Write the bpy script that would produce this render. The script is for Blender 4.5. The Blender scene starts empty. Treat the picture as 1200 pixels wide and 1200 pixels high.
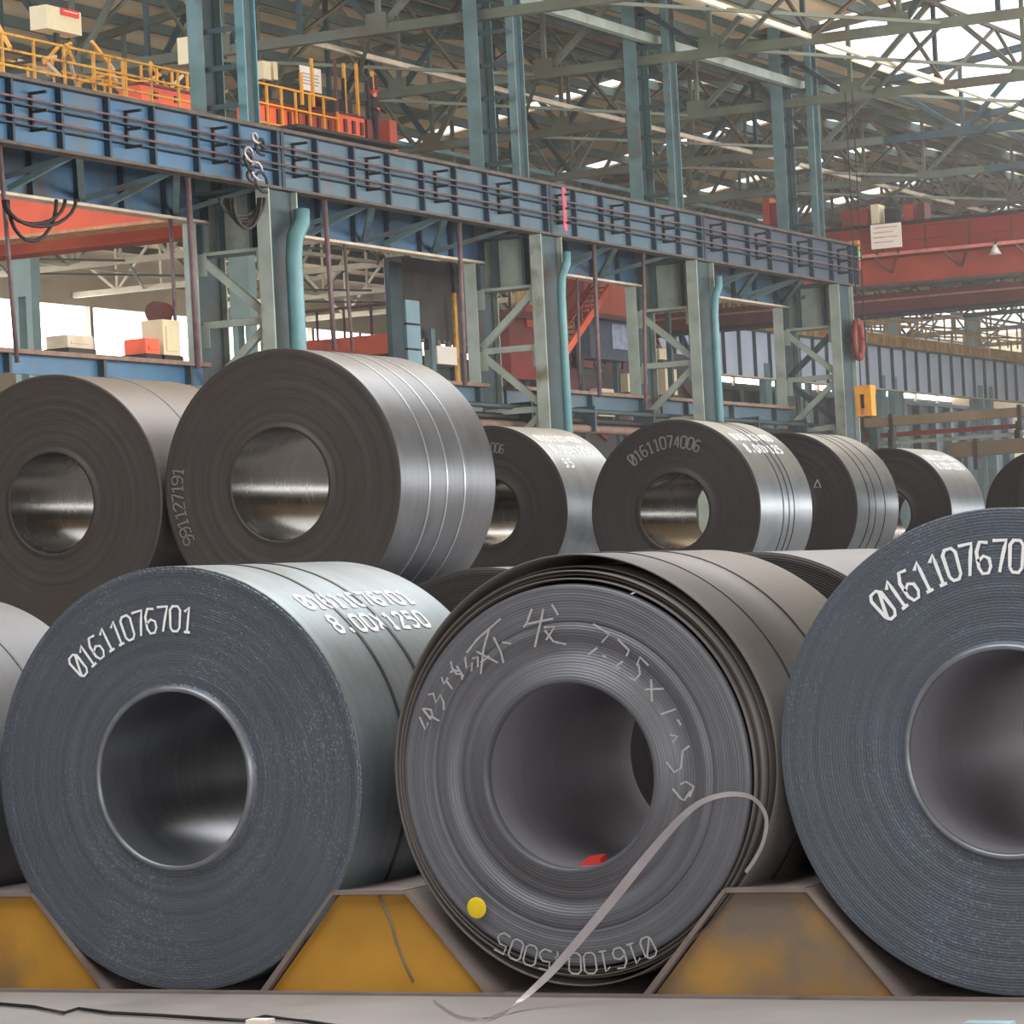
import bpy, bmesh, math, random
from mathutils import Vector, Matrix
random.seed(7)
sc = bpy.context.scene
COL = sc.collection
PI = math.pi
# ------------------------------------------------------------ camera, sky, light
CZ = 1.68                                  # camera height above the floor
F = 3900.0                                 # focal length in pixels of a 1200 px frame
Yc = Vector(((2550-600)/F, -(597-600)/F, -1)).normalized()
Xc = -Vector(((-7250-600)/F, -(1094-600)/F, -1)); Xc = (Xc - Xc.dot(Yc)*Yc).normalized()
Zc = Xc.cross(Yc)
RW = Matrix((Xc, Yc, Zc))                  # camera axes -> world axes
cam = bpy.data.cameras.new('camera'); co = bpy.data.objects.new('camera', cam); COL.objects.link(co)
co.matrix_world = Matrix.Translation((0, 0, CZ)) @ RW.to_4x4()
cam.sensor_width = 36; cam.lens = 36*F/1200; cam.clip_start = .5; cam.clip_end = 900
sc.camera = co
sc.view_settings.view_transform = 'Standard'; sc.view_settings.look = 'None'
sc.view_settings.gamma = 1; sc.view_settings.use_curve_mapping = False
sc.view_settings.exposure = 0.0

w = bpy.data.worlds.new('sky'); sc.world = w; w.use_nodes = True
nt = w.node_tree; bg = nt.nodes['Background']
bg.inputs[0].default_value = (.93, .97, 1, 1); bg.inputs[1].default_value = 2.0

def area(name, loc, rot, sx, sy, power, col=(1, .98, .95)):
    l = bpy.data.lights.new(name, 'AREA'); l.shape = 'RECTANGLE'; l.size = sx; l.size_y = sy
    l.energy = power; l.color = col
    o = bpy.data.objects.new(name, l); o.location = loc; o.rotation_euler = rot; COL.objects.link(o)
    return o
# skylight strips of the hall over the coil yard, the glazed strip along its right wall
area('skylight_glazing', (-9, 26, 22.5), (0, 0, 0), 14, 60, 11500, (.95, .98, 1))
area('skylight_glazing', (-9, -2, 22.5), (0, 0, 0), 14, 14, 2500, (.95, .98, 1))
# added unseen fill light that brightens the crane runway and far roof
area('runway_fill', (-14.5, 105, 13), (0, math.radians(92), 0), 9, 120, 34000, (1, .98, .94))
# added unseen fill from the near right for coil faces and bores
fl_ = area('bore_fill', (9, -16, 4), (0, 0, 0), 7, 5, 1500, (1, .98, .95)); fl_.rotation_euler = (Vector((-7, 13, 1))-Vector((9, -16, 4))).to_track_quat('-Z', 'Y').to_euler()
area('side_glazing', (20.4, 60, 5.0), (0, math.radians(90), 0), 3.2, 150, 15000, (1, .97, .92))

def ray(px, py):
    return RW @ Vector(((px-600)/F, -(py-600)/F, -1))
O = Vector((0, 0, CZ))
def onX(px, py, X): r = ray(px, py); return O + r*(X/r.x)
def onY(px, py, Y): r = ray(px, py); return O + r*(Y/r.y)
def onZ(px, py, Z): r = ray(px, py); return O + r*((Z-CZ)/r.z)

# ------------------------------------------------------------ materials
def lin(c): return tuple((x/255/12.92 if x/255 <= .04045 else ((x/255+.055)/1.055)**2.4) for x in c) + (1,)
MATS = {}
def mat(name, rgb, rough=.6, metal=0., noise=.25, scale=3., rust=None, rust_amt=.5, bump=.1, stretch=(1, 1, 1), emit=0):
    if name in MATS: return MATS[name]
    m = bpy.data.materials.new(name); m.use_nodes = True; MATS[name] = m
    n = m.node_tree.nodes; L = m.node_tree.links; b = n['Principled BSDF']
    c = lin(rgb)
    b.inputs['Roughness'].default_value = rough; b.inputs['Metallic'].default_value = metal
    tc = n.new('ShaderNodeTexCoord'); mp = n.new('ShaderNodeMapping'); mp.inputs['Scale'].default_value = stretch
    gp = n.new('ShaderNodeNewGeometry'); L.new(gp.outputs['Position'], mp.inputs[0])
    nz = n.new('ShaderNodeTexNoise'); nz.inputs['Scale'].default_value = scale; nz.inputs['Detail'].default_value = 5
    L.new(mp.outputs[0], nz.inputs['Vector'])
    r = n.new('ShaderNodeValToRGB'); r.color_ramp.elements[0].position = .3; r.color_ramp.elements[1].position = .7
    r.color_ramp.elements[0].color = tuple(x*(1-noise) for x in c[:3])+(1,)
    r.color_ramp.elements[1].color = tuple(min(1, x*(1+noise)) for x in c[:3])+(1,)
    L.new(nz.outputs['Fac'], r.inputs[0]); out = r.outputs[0]
    if rust:
        n2 = n.new('ShaderNodeTexNoise'); n2.inputs['Scale'].default_value = scale*.6; n2.inputs['Detail'].default_value = 8
        L.new(mp.outputs[0], n2.inputs['Vector'])
        r2 = n.new('ShaderNodeValToRGB'); r2.color_ramp.elements[0].position = 1-rust_amt; r2.color_ramp.elements[1].position = min(1, 1.15-rust_amt)
        L.new(n2.outputs['Fac'], r2.inputs[0])
        mx = n.new('ShaderNodeMixRGB'); mx.inputs[2].default_value = lin(rust)
        L.new(r2.outputs[0], mx.inputs[0]); L.new(out, mx.inputs[1]); out = mx.outputs[0]
    L.new(out, b.inputs['Base Color'])
    if bump:
        bp = n.new('ShaderNodeBump'); bp.inputs['Strength'].default_value = bump; bp.inputs['Distance'].default_value = .02
        L.new(nz.outputs['Fac'], bp.inputs['Height']); L.new(bp.outputs[0], b.inputs['Normal'])
    return m

def face_mat(name, rgb, grain=.25, rough=.5, metal=.35, sparkle=0.0):
    """wound edge of a coil: fine concentric laps"""
    m = bpy.data.materials.new(name); m.use_nodes = True
    n = m.node_tree.nodes; L = m.node_tree.links; b = n['Principled BSDF']
    tc = n.new('ShaderNodeTexCoord'); sx = n.new('ShaderNodeSeparateXYZ'); L.new(tc.outputs['Object'], sx.inputs[0])
    cb = n.new('ShaderNodeCombineXYZ'); L.new(sx.outputs[0], cb.inputs[0]); L.new(sx.outputs[2], cb.inputs[1])
    ln = n.new('ShaderNodeVectorMath'); ln.operation = 'LENGTH'; L.new(cb.outputs[0], ln.inputs[0])
    nz = n.new('ShaderNodeTexNoise'); nz.noise_dimensions = '1D'; nz.inputs['Scale'].default_value = 14; nz.inputs['Detail'].default_value = 6; nz.inputs['Roughness'].default_value = .75
    L.new(ln.outputs['Value'], nz.inputs['W'])
    n2 = n.new('ShaderNodeTexNoise'); n2.inputs['Scale'].default_value = 5; n2.inputs['Detail'].default_value = 4
    L.new(tc.outputs['Object'], n2.inputs['Vector'])
    r = n.new('ShaderNodeValToRGB'); c = lin(rgb)
    r.color_ramp.elements[0].position = .3; r.color_ramp.elements[1].position = .7
    r.color_ramp.elements[0].color = tuple(x*(1-grain) for x in c[:3])+(1,)
    r.color_ramp.elements[1].color = tuple(x*(1+grain) for x in c[:3])+(1,)
    L.new(nz.outputs['Fac'], r.inputs[0])
    mx = n.new('ShaderNodeMixRGB'); mx.blend_type = 'MULTIPLY'; mx.inputs[0].default_value = .5
    r3 = n.new('ShaderNodeValToRGB'); r3.color_ramp.elements[0].color = (.6, .58, .56, 1); r3.color_ramp.elements[1].color = (1.1, 1.12, 1.15, 1)
    L.new(n2.outputs['Fac'], r3.inputs[0]); L.new(r.outputs[0], mx.inputs[1]); L.new(r3.outputs[0], mx.inputs[2])
    L.new(mx.outputs[0], b.inputs['Base Color'])
    b.inputs['Roughness'].default_value = rough; b.inputs['Metallic'].default_value = metal
    if sparkle:
        vo = n.new('ShaderNodeTexVoronoi'); vo.inputs['Scale'].default_value = 55
        L.new(tc.outputs['Object'], vo.inputs['Vector'])
        vr = n.new('ShaderNodeValToRGB'); vr.color_ramp.elements[0].position = .1; vr.color_ramp.elements[0].color = (1, 1, 1, 1); vr.color_ramp.elements[1].position = .42; vr.color_ramp.elements[1].color = (0, 0, 0, 1)
        L.new(vo.outputs['Distance'], vr.inputs[0])
        n5 = n.new('ShaderNodeTexNoise'); n5.inputs['Scale'].default_value = 2.2; n5.inputs['Detail'].default_value = 3
        L.new(tc.outputs['Object'], n5.inputs['Vector'])
        r5 = n.new('ShaderNodeValToRGB'); r5.color_ramp.elements[0].position = .45; r5.color_ramp.elements[1].position = .7; r5.color_ramp.elements[1].color = (.55, .55, .55, 1)
        L.new(n5.outputs['Fac'], r5.inputs[0])
        m5 = n.new('ShaderNodeMath'); m5.operation = 'MULTIPLY'; L.new(vr.outputs[0], m5.inputs[0]); L.new(r5.outputs[0], m5.inputs[1])
        x5 = n.new('ShaderNodeMixRGB'); x5.inputs[2].default_value = tuple(min(1, q*2.6) for q in c[:3])+(1,)  # pale specks put the sparkle of the edge into the base colour
        L.new(m5.outputs[0], x5.inputs[0]); L.new(mx.outputs[0], x5.inputs[1]); L.new(x5.outputs[0], b.inputs['Base Color'])
    wv = n.new('ShaderNodeMath'); wv.operation = 'MULTIPLY'; wv.inputs[1].default_value = 520
    L.new(ln.outputs['Value'], wv.inputs[0])
    sn = n.new('ShaderNodeMath'); sn.operation = 'SINE'; L.new(wv.outputs[0], sn.inputs[0])
    ad = n.new('ShaderNodeMath'); ad.operation = 'MULTIPLY_ADD'; ad.inputs[1].default_value = .25
    L.new(sn.outputs[0], ad.inputs[0]); L.new(nz.outputs['Fac'], ad.inputs[2]); h = ad.outputs[0]
    if sparkle:
        n4 = n.new('ShaderNodeTexNoise'); n4.inputs['Scale'].default_value = 75; n4.inputs['Detail'].default_value = 1
        L.new(tc.outputs['Object'], n4.inputs['Vector'])
        a2 = n.new('ShaderNodeMath'); a2.operation = 'MULTIPLY_ADD'; a2.inputs[1].default_value = sparkle
        L.new(n4.outputs['Fac'], a2.inputs[0]); L.new(h, a2.inputs[2]); h = a2.outputs[0]
    bp = n.new('ShaderNodeBump'); bp.inputs['Strength'].default_value = .5; bp.inputs['Distance'].default_value = .004
    L.new(h, bp.inputs['Height']); L.new(bp.outputs[0], b.inputs['Normal'])
    return m

def wrap_mat(name, rgb, rough=.4, metal=.7, var=.15):
    """rolled steel sheet round the coil: streaks run round it"""
    m = bpy.data.materials.new(name); m.use_nodes = True
    n = m.node_tree.nodes; L = m.node_tree.links; b = n['Principled BSDF']
    tc = n.new('ShaderNodeTexCoord'); mp = n.new('ShaderNodeMapping'); mp.inputs['Scale'].default_value = (.6, 26, .6)
    L.new(tc.outputs['Object'], mp.inputs[0])
    nz = n.new('ShaderNodeTexNoise'); nz.inputs['Scale'].default_value = 1.; nz.inputs['Detail'].default_value = 6; nz.inputs['Roughness'].default_value = .65
    L.new(mp.outputs[0], nz.inputs['Vector'])
    n2 = n.new('ShaderNodeTexNoise'); n2.inputs['Scale'].default_value = 3.5; n2.inputs['Detail'].default_value = 6
    L.new(tc.outputs['Object'], n2.inputs['Vector'])
    md = n.new('ShaderNodeMath'); md.operation = 'ADD'; L.new(nz.outputs['Fac'], md.inputs[0]); L.new(n2.outputs['Fac'], md.inputs[1])
    hf = n.new('ShaderNodeMath'); hf.operation = 'MULTIPLY'; hf.inputs[1].default_value = .5; L.new(md.outputs[0], hf.inputs[0])
    r = n.new('ShaderNodeValToRGB'); c = lin(rgb)
    r.color_ramp.elements[0].position = .35; r.color_ramp.elements[1].position = .65
    r.color_ramp.elements[0].color = tuple(x*(1-var) for x in c[:3])+(1,)
    r.color_ramp.elements[1].color = tuple(min(1, x*(1+var)) for x in c[:3])+(1,)
    L.new(hf.outputs[0], r.inputs[0]); L.new(r.outputs[0], b.inputs['Base Color'])
    rr = n.new('ShaderNodeMapRange'); rr.inputs[3].default_value = rough-.08; rr.inputs[4].default_value = rough+.1
    L.new(hf.outputs[0], rr.inputs[0]); L.new(rr.outputs[0], b.inputs['Roughness'])
    b.inputs['Metallic'].default_value = metal
    bp = n.new('ShaderNodeBump'); bp.inputs['Strength'].default_value = .12; bp.inputs['Distance'].default_value = .01
    L.new(hf.outputs[0], bp.inputs['Height']); L.new(bp.outputs[0], b.inputs['Normal'])
    return m

TEAL = mat('teal_painted_steel', (98, 126, 130), .55, .1, .22, 1.2, rust=(96, 84, 74), rust_amt=.42)
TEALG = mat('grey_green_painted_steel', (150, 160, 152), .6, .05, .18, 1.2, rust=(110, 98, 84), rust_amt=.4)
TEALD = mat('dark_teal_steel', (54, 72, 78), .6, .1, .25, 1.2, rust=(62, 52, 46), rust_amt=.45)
TEALB = mat('bright_teal_pipe_paint', (92, 138, 146), .45, .0, .15, 1.5)
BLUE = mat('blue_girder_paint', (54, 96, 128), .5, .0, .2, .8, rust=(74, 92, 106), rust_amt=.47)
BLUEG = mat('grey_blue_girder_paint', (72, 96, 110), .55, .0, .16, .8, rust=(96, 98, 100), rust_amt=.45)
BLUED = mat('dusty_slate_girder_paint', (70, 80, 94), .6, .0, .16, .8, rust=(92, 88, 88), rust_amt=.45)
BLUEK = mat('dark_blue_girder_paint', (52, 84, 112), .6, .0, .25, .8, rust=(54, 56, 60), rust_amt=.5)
EDGE = mat('grimy_flange_steel', (84, 76, 72), .7, .1, .3, 2)
STIFF = mat('stiffener_dark_steel', (38, 54, 70), .6, .1, .25, 2)
PIPE = mat('brown_conduit', (104, 84, 88), .6, .1, .25, 4)
TAN = mat('tan_and_sunlit_edge', (196, 180, 160), .8, 0, .15, 2)  # plain tan; on rear girder flanges it paints in a sunlit edge
ORANGE = mat('orange_crane_paint', (235, 98, 62), .5, .0, .16, .7, rust=(190, 80, 60), rust_amt=.42)
REDO = mat('red_oxide_crane_paint', (160, 68, 50), .55, .0, .2, .5, rust=(180, 92, 62), rust_amt=.5)
REDD = mat('dark_red_crane_paint', (122, 44, 38), .55, .0, .25, .6, rust=(96, 52, 48), rust_amt=.5)
MAROON = mat('maroon_crane_paint', (92, 48, 46), .5, .1, .3, .5, rust=(120, 72, 70), rust_amt=.42)
YEL = mat('yellow_rail_paint', (204, 150, 58), .5, 0, .2, 4, rust=(150, 90, 50), rust_amt=.45)
YELO = mat('orange_yellow_paint', (224, 150, 40), .5, 0, .15, 3)
BLACK = mat('black_rubber', (26, 24, 26), .6, 0, .1, 4)
DARK = mat('dark_machinery', (48, 44, 44), .6, .2, .3, 3)
CREAM = mat('cream_cabinet_paint', (214, 200, 166), .5, 0, .06, 2)
WHITE = mat('white_board', (236, 226, 216), .6, 0, .04, 2)
LTRUSS = mat('lit_truss_pale', (232, 224, 204), .6, 0, .12, 1)  # pale tone carries the bright light falling on the far-bay trusses
GTRUSS = mat('grey_green_truss_paint', (104, 110, 98), .6, .0, .25, .6, rust=(100, 90, 76), rust_amt=.45)
DTRUSS = mat('dim_truss_paint', (82, 74, 62), .7, .0, .3, .6, rust=(92, 70, 56), rust_amt=.5)
ROOFM = mat('tan_roof_sheet', (232, 208, 170), .8, 0, .25, .12, rust=(150, 128, 100), rust_amt=.45, stretch=(1, .3, 1))
RIB = mat('roof_purlin_paint', (92, 104, 100), .7, 0, .2, .5)
WALLM = mat('beige_wall_sheeting', (226, 208, 186), .8, 0, .08, .3)
FLOORM = mat('dusty_concrete', (150, 144, 142), .85, 0, .12, 1.3, rust=(128, 118, 112), rust_amt=.42, bump=.2)
SADY = mat('saddle_yellow_paint', (178, 130, 46), .6, 0, .2, 2.2, rust=(120, 96, 74), rust_amt=.46)
SADG = mat('saddle_bare_steel', (128, 116, 112), .6, .2, .15, 5, rust=(92, 72, 64), rust_amt=.42)
STRAPM = mat('bright_strap_steel', (186, 178, 182), .35, .6, .1, 8)
STRAPR = mat('rusty_strap_steel', (120, 92, 88), .5, .4, .2, 8)
PAINT = mat('white_marking_paint', (238, 240, 242), .7, 0, .05, 30, bump=0)
CHALK = mat('grey_chalk', (168, 166, 166), .8, 0, .15, 60, bump=0)
DULLP = mat('dull_marking_paint', (120, 116, 112), .8, 0, .1, 60, bump=0)
RED = mat('red_sign_paint', (214, 60, 54), .5, 0, .06, 5)

# ------------------------------------------------------------ builders
def link(name, me, parent=None, loc=(0, 0, 0)):
    o = bpy.data.objects.new(name, me); COL.objects.link(o)
    if parent is not None:
        o.parent = parent
    o.location = loc
    return o
def thing(name, label, cat, loc=(0, 0, 0), group=None):
    o = bpy.data.objects.new(name, None); COL.objects.link(o); o.location = loc
    o['label'] = label; o['category'] = cat
    if group: o['group'] = group
    return o
def tag(o, label, cat, group=None):
    o['label'] = label; o['category'] = cat
    if group: o['group'] = group
    return o
def struct(o): o['kind'] = 'structure'; return o
def root_loc(p):
    v = Vector((0, 0, 0))
    while p is not None: v += p.location; p = p.parent
    return v
def mesh(name, vs, fs, m, parent=None, smooth=False, org=None):
    """vs in world coordinates; org = world origin of the object"""
    base = root_loc(parent)
    org = Vector(org) if org is not None else (base if parent is not None else Vector(sum((Vector(v) for v in vs), Vector()))/len(vs))
    me = bpy.data.meshes.new(name); me.from_pydata([tuple(Vector(v)-org) for v in vs], [], fs); me.materials.append(m)
    me.validate()
    if smooth:
        for p in me.polygons: p.use_smooth = True
    return link(name, me, parent, org-base)
PROF = {
 'box': [(-.5, -.5), (.5, -.5), (.5, .5), (-.5, .5)],
 'H': [(-.5, -.5), (.5, -.5), (.5, -.4), (.06, -.4), (.06, .4), (.5, .4), (.5, .5), (-.5, .5), (-.5, .4), (-.06, .4), (-.06, -.4), (-.5, -.4)],
 'L': [(-.5, -.5), (.5, -.5), (.5, -.38), (-.38, -.38), (-.38, .5), (-.5, .5)],
 'U': [(-.5, -.5), (.5, -.5), (.5, -.38), (-.38, -.38), (-.38, .38), (.5, .38), (.5, .5), (-.5, .5)],
 'tube': [(.5*math.cos(a*PI/4), .5*math.sin(a*PI/4)) for a in range(8)],
}
CACHE = {}
def unit(prof, m):
    """unit member along X from 0 to 1, shared between alike pieces"""
    k = (prof, m.name)
    if k not in CACHE:
        P = PROF[prof]; n = len(P)
        vs = [(x, a, b) for x in (0, 1) for a, b in P]
        fs = [(i, (i+1) % n, n+(i+1) % n, n+i) for i in range(n)] + [tuple(range(n-1, -1, -1)), tuple(range(n, 2*n))]
        me = bpy.data.meshes.new(prof+'_member'); me.from_pydata(vs, [], fs); me.materials.append(m); CACHE[k] = me
    return CACHE[k]
def beam(name, p, q, a, b, m, parent=None, prof='box', up=(0, 0, 1)):
    """member from p to q; a = width across, b = depth along up"""
    p, q = Vector(p), Vector(q); d = q-p; L = d.length; x = d/L; up = Vector(up)
    if abs(x.dot(up)) > .98: up = Vector((0, 1, 0))
    y = up.cross(x).normalized(); z = x.cross(y)
    o = link(name, unit(prof, m), parent)
    R = Matrix((x, y, z)).transposed().to_4x4()
    o.rotation_mode = 'QUATERNION'; o.rotation_quaternion = R.to_quaternion()
    o.scale = (L, a, b); o.location = p - root_loc(parent)
    return o
def box(name, lo, hi, m, parent=None):
    lo, hi = Vector(lo), Vector(hi)
    lo, hi = Vector(map(min, zip(lo, hi))), Vector(map(max, zip(lo, hi)))
    c = (lo+hi)/2
    return beam(name, (lo.x, c.y, c.z), (hi.x, c.y, c.z), hi.y-lo.y, hi.z-lo.z, m, parent)
def tube_path(name, pts, r, m, parent=None, n=6, flat=None):
    """round or flat bar swept through pts; flat = (width vector, thickness)"""
    pts = [Vector(p) for p in pts]; vs = []; fs = []
    for i, p in enumerate(pts):
        t = (pts[min(i+1, len(pts)-1)]-pts[max(i-1, 0)]).normalized()
        if flat:
            wv = Vector(flat[0]); nn = t.cross(wv).normalized()*flat[1]
            ring = [p-wv/2-nn, p+wv/2-nn, p+wv/2+nn, p-wv/2+nn]
        else:
            a = t.cross(Vector((1, .013, .007)))
            if abs(t.x) > .95: a = t.cross(Vector((0, 0, 1)))
            a.normalize(); b = t.cross(a)
            ring = [p+(a*math.cos(k*2*PI/n)+b*math.sin(k*2*PI/n))*r for k in range(n)]
        vs += ring
    k = len(ring)
    for i in range(len(pts)-1):
        for j in range(k): fs.append((i*k+j, i*k+(j+1) % k, (i+1)*k+(j+1) % k, (i+1)*k+j))
    fs += [tuple(range(k-1, -1, -1)), tuple(range((len(pts)-1)*k, len(pts)*k))]
    return mesh(name, vs, fs, m, parent, smooth=not flat)
def lathe(name, prof, m, parent, c, n=128, smooth=True, a0=0, a1=2*PI):
    """prof = [(radius, y)], axis along world Y through c"""
    full = abs(a1-a0-2*PI) < 1e-6; cnt = n if full else n+1
    vs = []; fs = []
    for i in range(cnt):
        a = a0+(a1-a0)*i/n
        for r, y in prof: vs.append((c[0]+r*math.sin(a), c[1]+y, c[2]+r*math.cos(a)))
    k = len(prof)
    for i in range(n):
        j = (i+1) % cnt
        for q in range(k-1): fs.append((i*k+q, i*k+q+1, j*k+q+1, j*k+q))
    return mesh(name, vs, fs, m, parent, smooth, org=c)

# ------------------------------------------------------------ lettering
G = {
 '0': [[(0,.15),(0,.85),(.15,1),(.45,1),(.6,.85),(.6,.15),(.45,0),(.15,0),(0,.15)]],
 'Z': [[(0,.15),(0,.85),(.15,1),(.45,1),(.6,.85),(.6,.15),(.45,0),(.15,0),(0,.15)], [(.05,.1),(.55,.9)]],
 '1': [[(.1,.8),(.35,1),(.35,0)], [(.15,0),(.55,0)]],
 '6': [[(.55,.95),(.2,1),(0,.7),(0,.2),(.15,0),(.45,0),(.6,.2),(.55,.45),(.3,.55),(0,.4)]],
 '7': [[(0,1),(.6,1),(.25,0)]],
 '4': [[(.45,0),(.45,1),(0,.3),(.6,.3)]],
 '5': [[(.55,1),(.05,1),(.05,.58),(.4,.6),(.6,.4),(.6,.2),(.4,0),(0,.05)]],
 '8': [[(.15,.52),(0,.75),(.15,1),(.45,1),(.6,.75),(.45,.52),(.15,.52),(0,.25),(.15,0),(.45,0),(.6,.25),(.45,.52)]],
 '2': [[(0,.8),(.2,1),(.5,1),(.6,.75),(0,0),(.6,0)]],
 '9': [[(.05,.05),(.4,0),(.6,.3),(.6,.8),(.45,1),(.15,1),(0,.8),(.05,.55),(.3,.45),(.6,.6)]],
 'X': [[(0,0),(.6,1)], [(0,1),(.6,0)]],
 '.': [[(.22,.0),(.34,.0),(.34,.1),(.22,.1),(.22,.0)]],
}
def strokes_of(text, h, adv, z=.6):
    out = []
    for i, ch in enumerate(text):
        if ch == ' ': continue
        for s in G[ch]:
            out.append([((x)*h*z/.6+i*adv, y*h) for x, y in s])
    return out
def ribbon(name, strokes, width, place, m, parent, org=None, seg=.02, jit=.1):
    si = 0
    """flat painted strokes; place maps (u, v) to a world point on the painted surface"""
    vs, fs = [], []
    rnd = random.Random(len(strokes)*13)
    for s in strokes:
        pts = []
        for (a, b) in zip(s, s[1:]):
            L = math.hypot(b[0]-a[0], b[1]-a[1]); k = max(1, int(L/seg))
            pts += [(a[0]+(b[0]-a[0])*i/k, a[1]+(b[1]-a[1])*i/k) for i in range(k)]
        pts.append(s[-1])
        st = len(vs); si += 1; ee = .00018*(si % 7)
        for i, p in enumerate(pts):
            q0, q1 = pts[max(i-1, 0)], pts[min(i+1, len(pts)-1)]
            dx, dy = q1[0]-q0[0], q1[1]-q0[1]; L = math.hypot(dx, dy) or 1
            ww = width/2*(1+rnd.uniform(-jit, jit))
            nx, ny = -dy/L*ww, dx/L*ww
            vs.append(place(p[0]+nx, p[1]+ny, ee)); vs.append(place(p[0]-nx, p[1]-ny, ee))
        for i in range(len(pts)-1):
            fs.append((st+2*i, st+2*i+1, st+2*i+3, st+2*i+2))
    return mesh(name, vs, fs, m, parent, org=org)
def arc_text(coil, text, deg0, r, h, adv_deg, m, width, eps=.006, name='stencilled_number', cell=.6):
    """text running clockwise round the front face, first character at deg0 (0 = right, 90 = up)"""
    cx, cy, cz = coil['c']
    adv = math.radians(adv_deg)*r
    def place(u, v, e=0):
        a = math.radians(deg0)-u/r; rr = r+v
        return (cx+rr*math.cos(a), cy-eps-e, cz+rr*math.sin(a))
    return digits(name, text, h, adv, cell, width, place, m, coil['o'])
def digits(name, text, h, adv, cell, width, place, m, parent):
    for i, ch in enumerate(text):
        ribbon('stencilled_mark' if ch in 'X.' else 'stencilled_digit', [[(x+i*adv, y) for x, y in st_] for st_ in strokes_of(ch, h, adv, cell)], width, place, m, parent, seg=.03)
def side_text(coil, text, y0, phi, h, adv, m, width, eps=.0028, name='stencilled_number', tilt=0, cell=.6):
    """text on the outer wrap, reading along the axis; phi = degrees from the top towards +X"""
    cx, cy, cz = coil['c']; R = coil['R']+eps
    def place(u, v, e=0):
        a = math.radians(phi)-v/R-tilt*u
        return (cx+(R+e)*math.sin(a), cy+y0+u, cz+(R+e)*math.cos(a))
    return digits(name, text, h, adv, cell, width, place, m, coil['o'])

# ------------------------------------------------------------ coils
def coil(label, X, Y, Zc_, R, rin, fm, wm, bm, L=1.43, rings=30, n=128, tele=.004, straps=(), strap_m=None, group=None, seed=1, rim=.012, lip=.015, hidden=False):
    rnd = random.Random(seed)
    t = thing('steel_coil', label, 'steel coil', (X, Y+L/2, Zc_-R), group)
    c = (X, Y, Zc_)
    prof = [(rin, .004)]
    for i in range(rings+1):
        r = rin+.002+(R-rin-.006)*i/rings
        prof.append((r, rnd.uniform(-tele, tele)*.5+(-lip if i < 2 else 0)))
    prof += [(R, .004)]
    lathe('wound_face', prof, fm, t, c, n)
    k = 10
    ow = [(R, .004)]+[(R*(1+rnd.uniform(-.0006, .0006)), L*i/k) for i in range(1, k)]+[(R, L)]
    lathe('outer_wrap', ow, wm, t, c, n)
    lathe('far_face', [(R, L), (R-.01, L+.002), (rin+.01, L+.002), (rin, L)], fm, t, c, n)
    lathe('bore', [(rin, L), (rin*1.003, L*.6), (rin, L*.3), (rin, -lip)], bm, t, c, n)
    for (y, wd) in straps:
        lathe('steel_strap', [(R-.002, y-wd/2), (R+.004, y-wd/2), (R+.004, y+wd/2), (R-.002, y+wd/2)], strap_m or DARK, t, c, n, smooth=False)
    return {'o': t, 'c': c, 'R': R, 'rin': rin, 'L': L}

F_A = face_mat('blue_grey_wound_edge', (104, 111, 121), .18, .36, .55, sparkle=3.)
F_C = face_mat('blue_grey_matt_wound_edge', (97, 104, 115), .12, .5, .4, sparkle=1.6)
F_B = face_mat('grey_wound_edge', (112, 113, 120), .3, .5, .35)
F_U = face_mat('dark_brown_grey_wound_edge', (82, 77, 74), .2, .5, .35)
F_R = face_mat('dark_charcoal_wound_edge', (68, 65, 65), .15, .5, .35)
W_A = wrap_mat('blue_grey_rolled_sheet', (134, 145, 153), .42, .6, .22)
W_L = wrap_mat('dull_grey_rolled_sheet', (118, 118, 122), .5, .5, .14)
W_B = wrap_mat('warm_grey_rolled_sheet', (108, 103, 101), .5, .45, .14)
W_U = wrap_mat('glossy_rolled_sheet', (122, 125, 131), .36, .7, .2)
W_V = wrap_mat('brownish_rolled_sheet', (112, 106, 104), .4, .6, .14)
W_R = wrap_mat('pale_rolled_sheet', (168, 176, 184), .32, .8, .16)
B_A = wrap_mat('bore_sheet_blue', (128, 131, 139), .32, .7, .18)
B_U = wrap_mat('bore_sheet_glossy', (120, 118, 116), .25, .9, .15)
B_B = wrap_mat('bore_sheet_dull', (150, 148, 156), .5, .4, .1)
SHINY = mat('polished_strap', (190, 198, 206), .3, .8, .1, 9)
GROOVE = mat('dark_strap', (70, 76, 84), .35, .7, .2, 9)

A = coil('front-row blue-grey steel coil stencilled 01611076701, left of the coil with loose outer laps', -7.95, 12.47, .942, .937, .381, F_A, W_A, B_A,
         rings=40, n=160, straps=((.42, .022), (.72, .022)), strap_m=GROOVE, seed=3)
C = coil('large front-row blue-grey steel coil with white stencilled number at the right edge of the photo', -4.12, 12.47, .968, .952, .396, F_C, W_A, B_B,
         rings=40, n=160, seed=5)
Lc = coil('front-row dull grey steel coil cut off by the left edge of the photo', -9.9, 12.2, .9, .9, .38, F_A, W_L, B_A, rings=20, straps=((.9, .02),), strap_m=GROOVE, seed=6)
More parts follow.
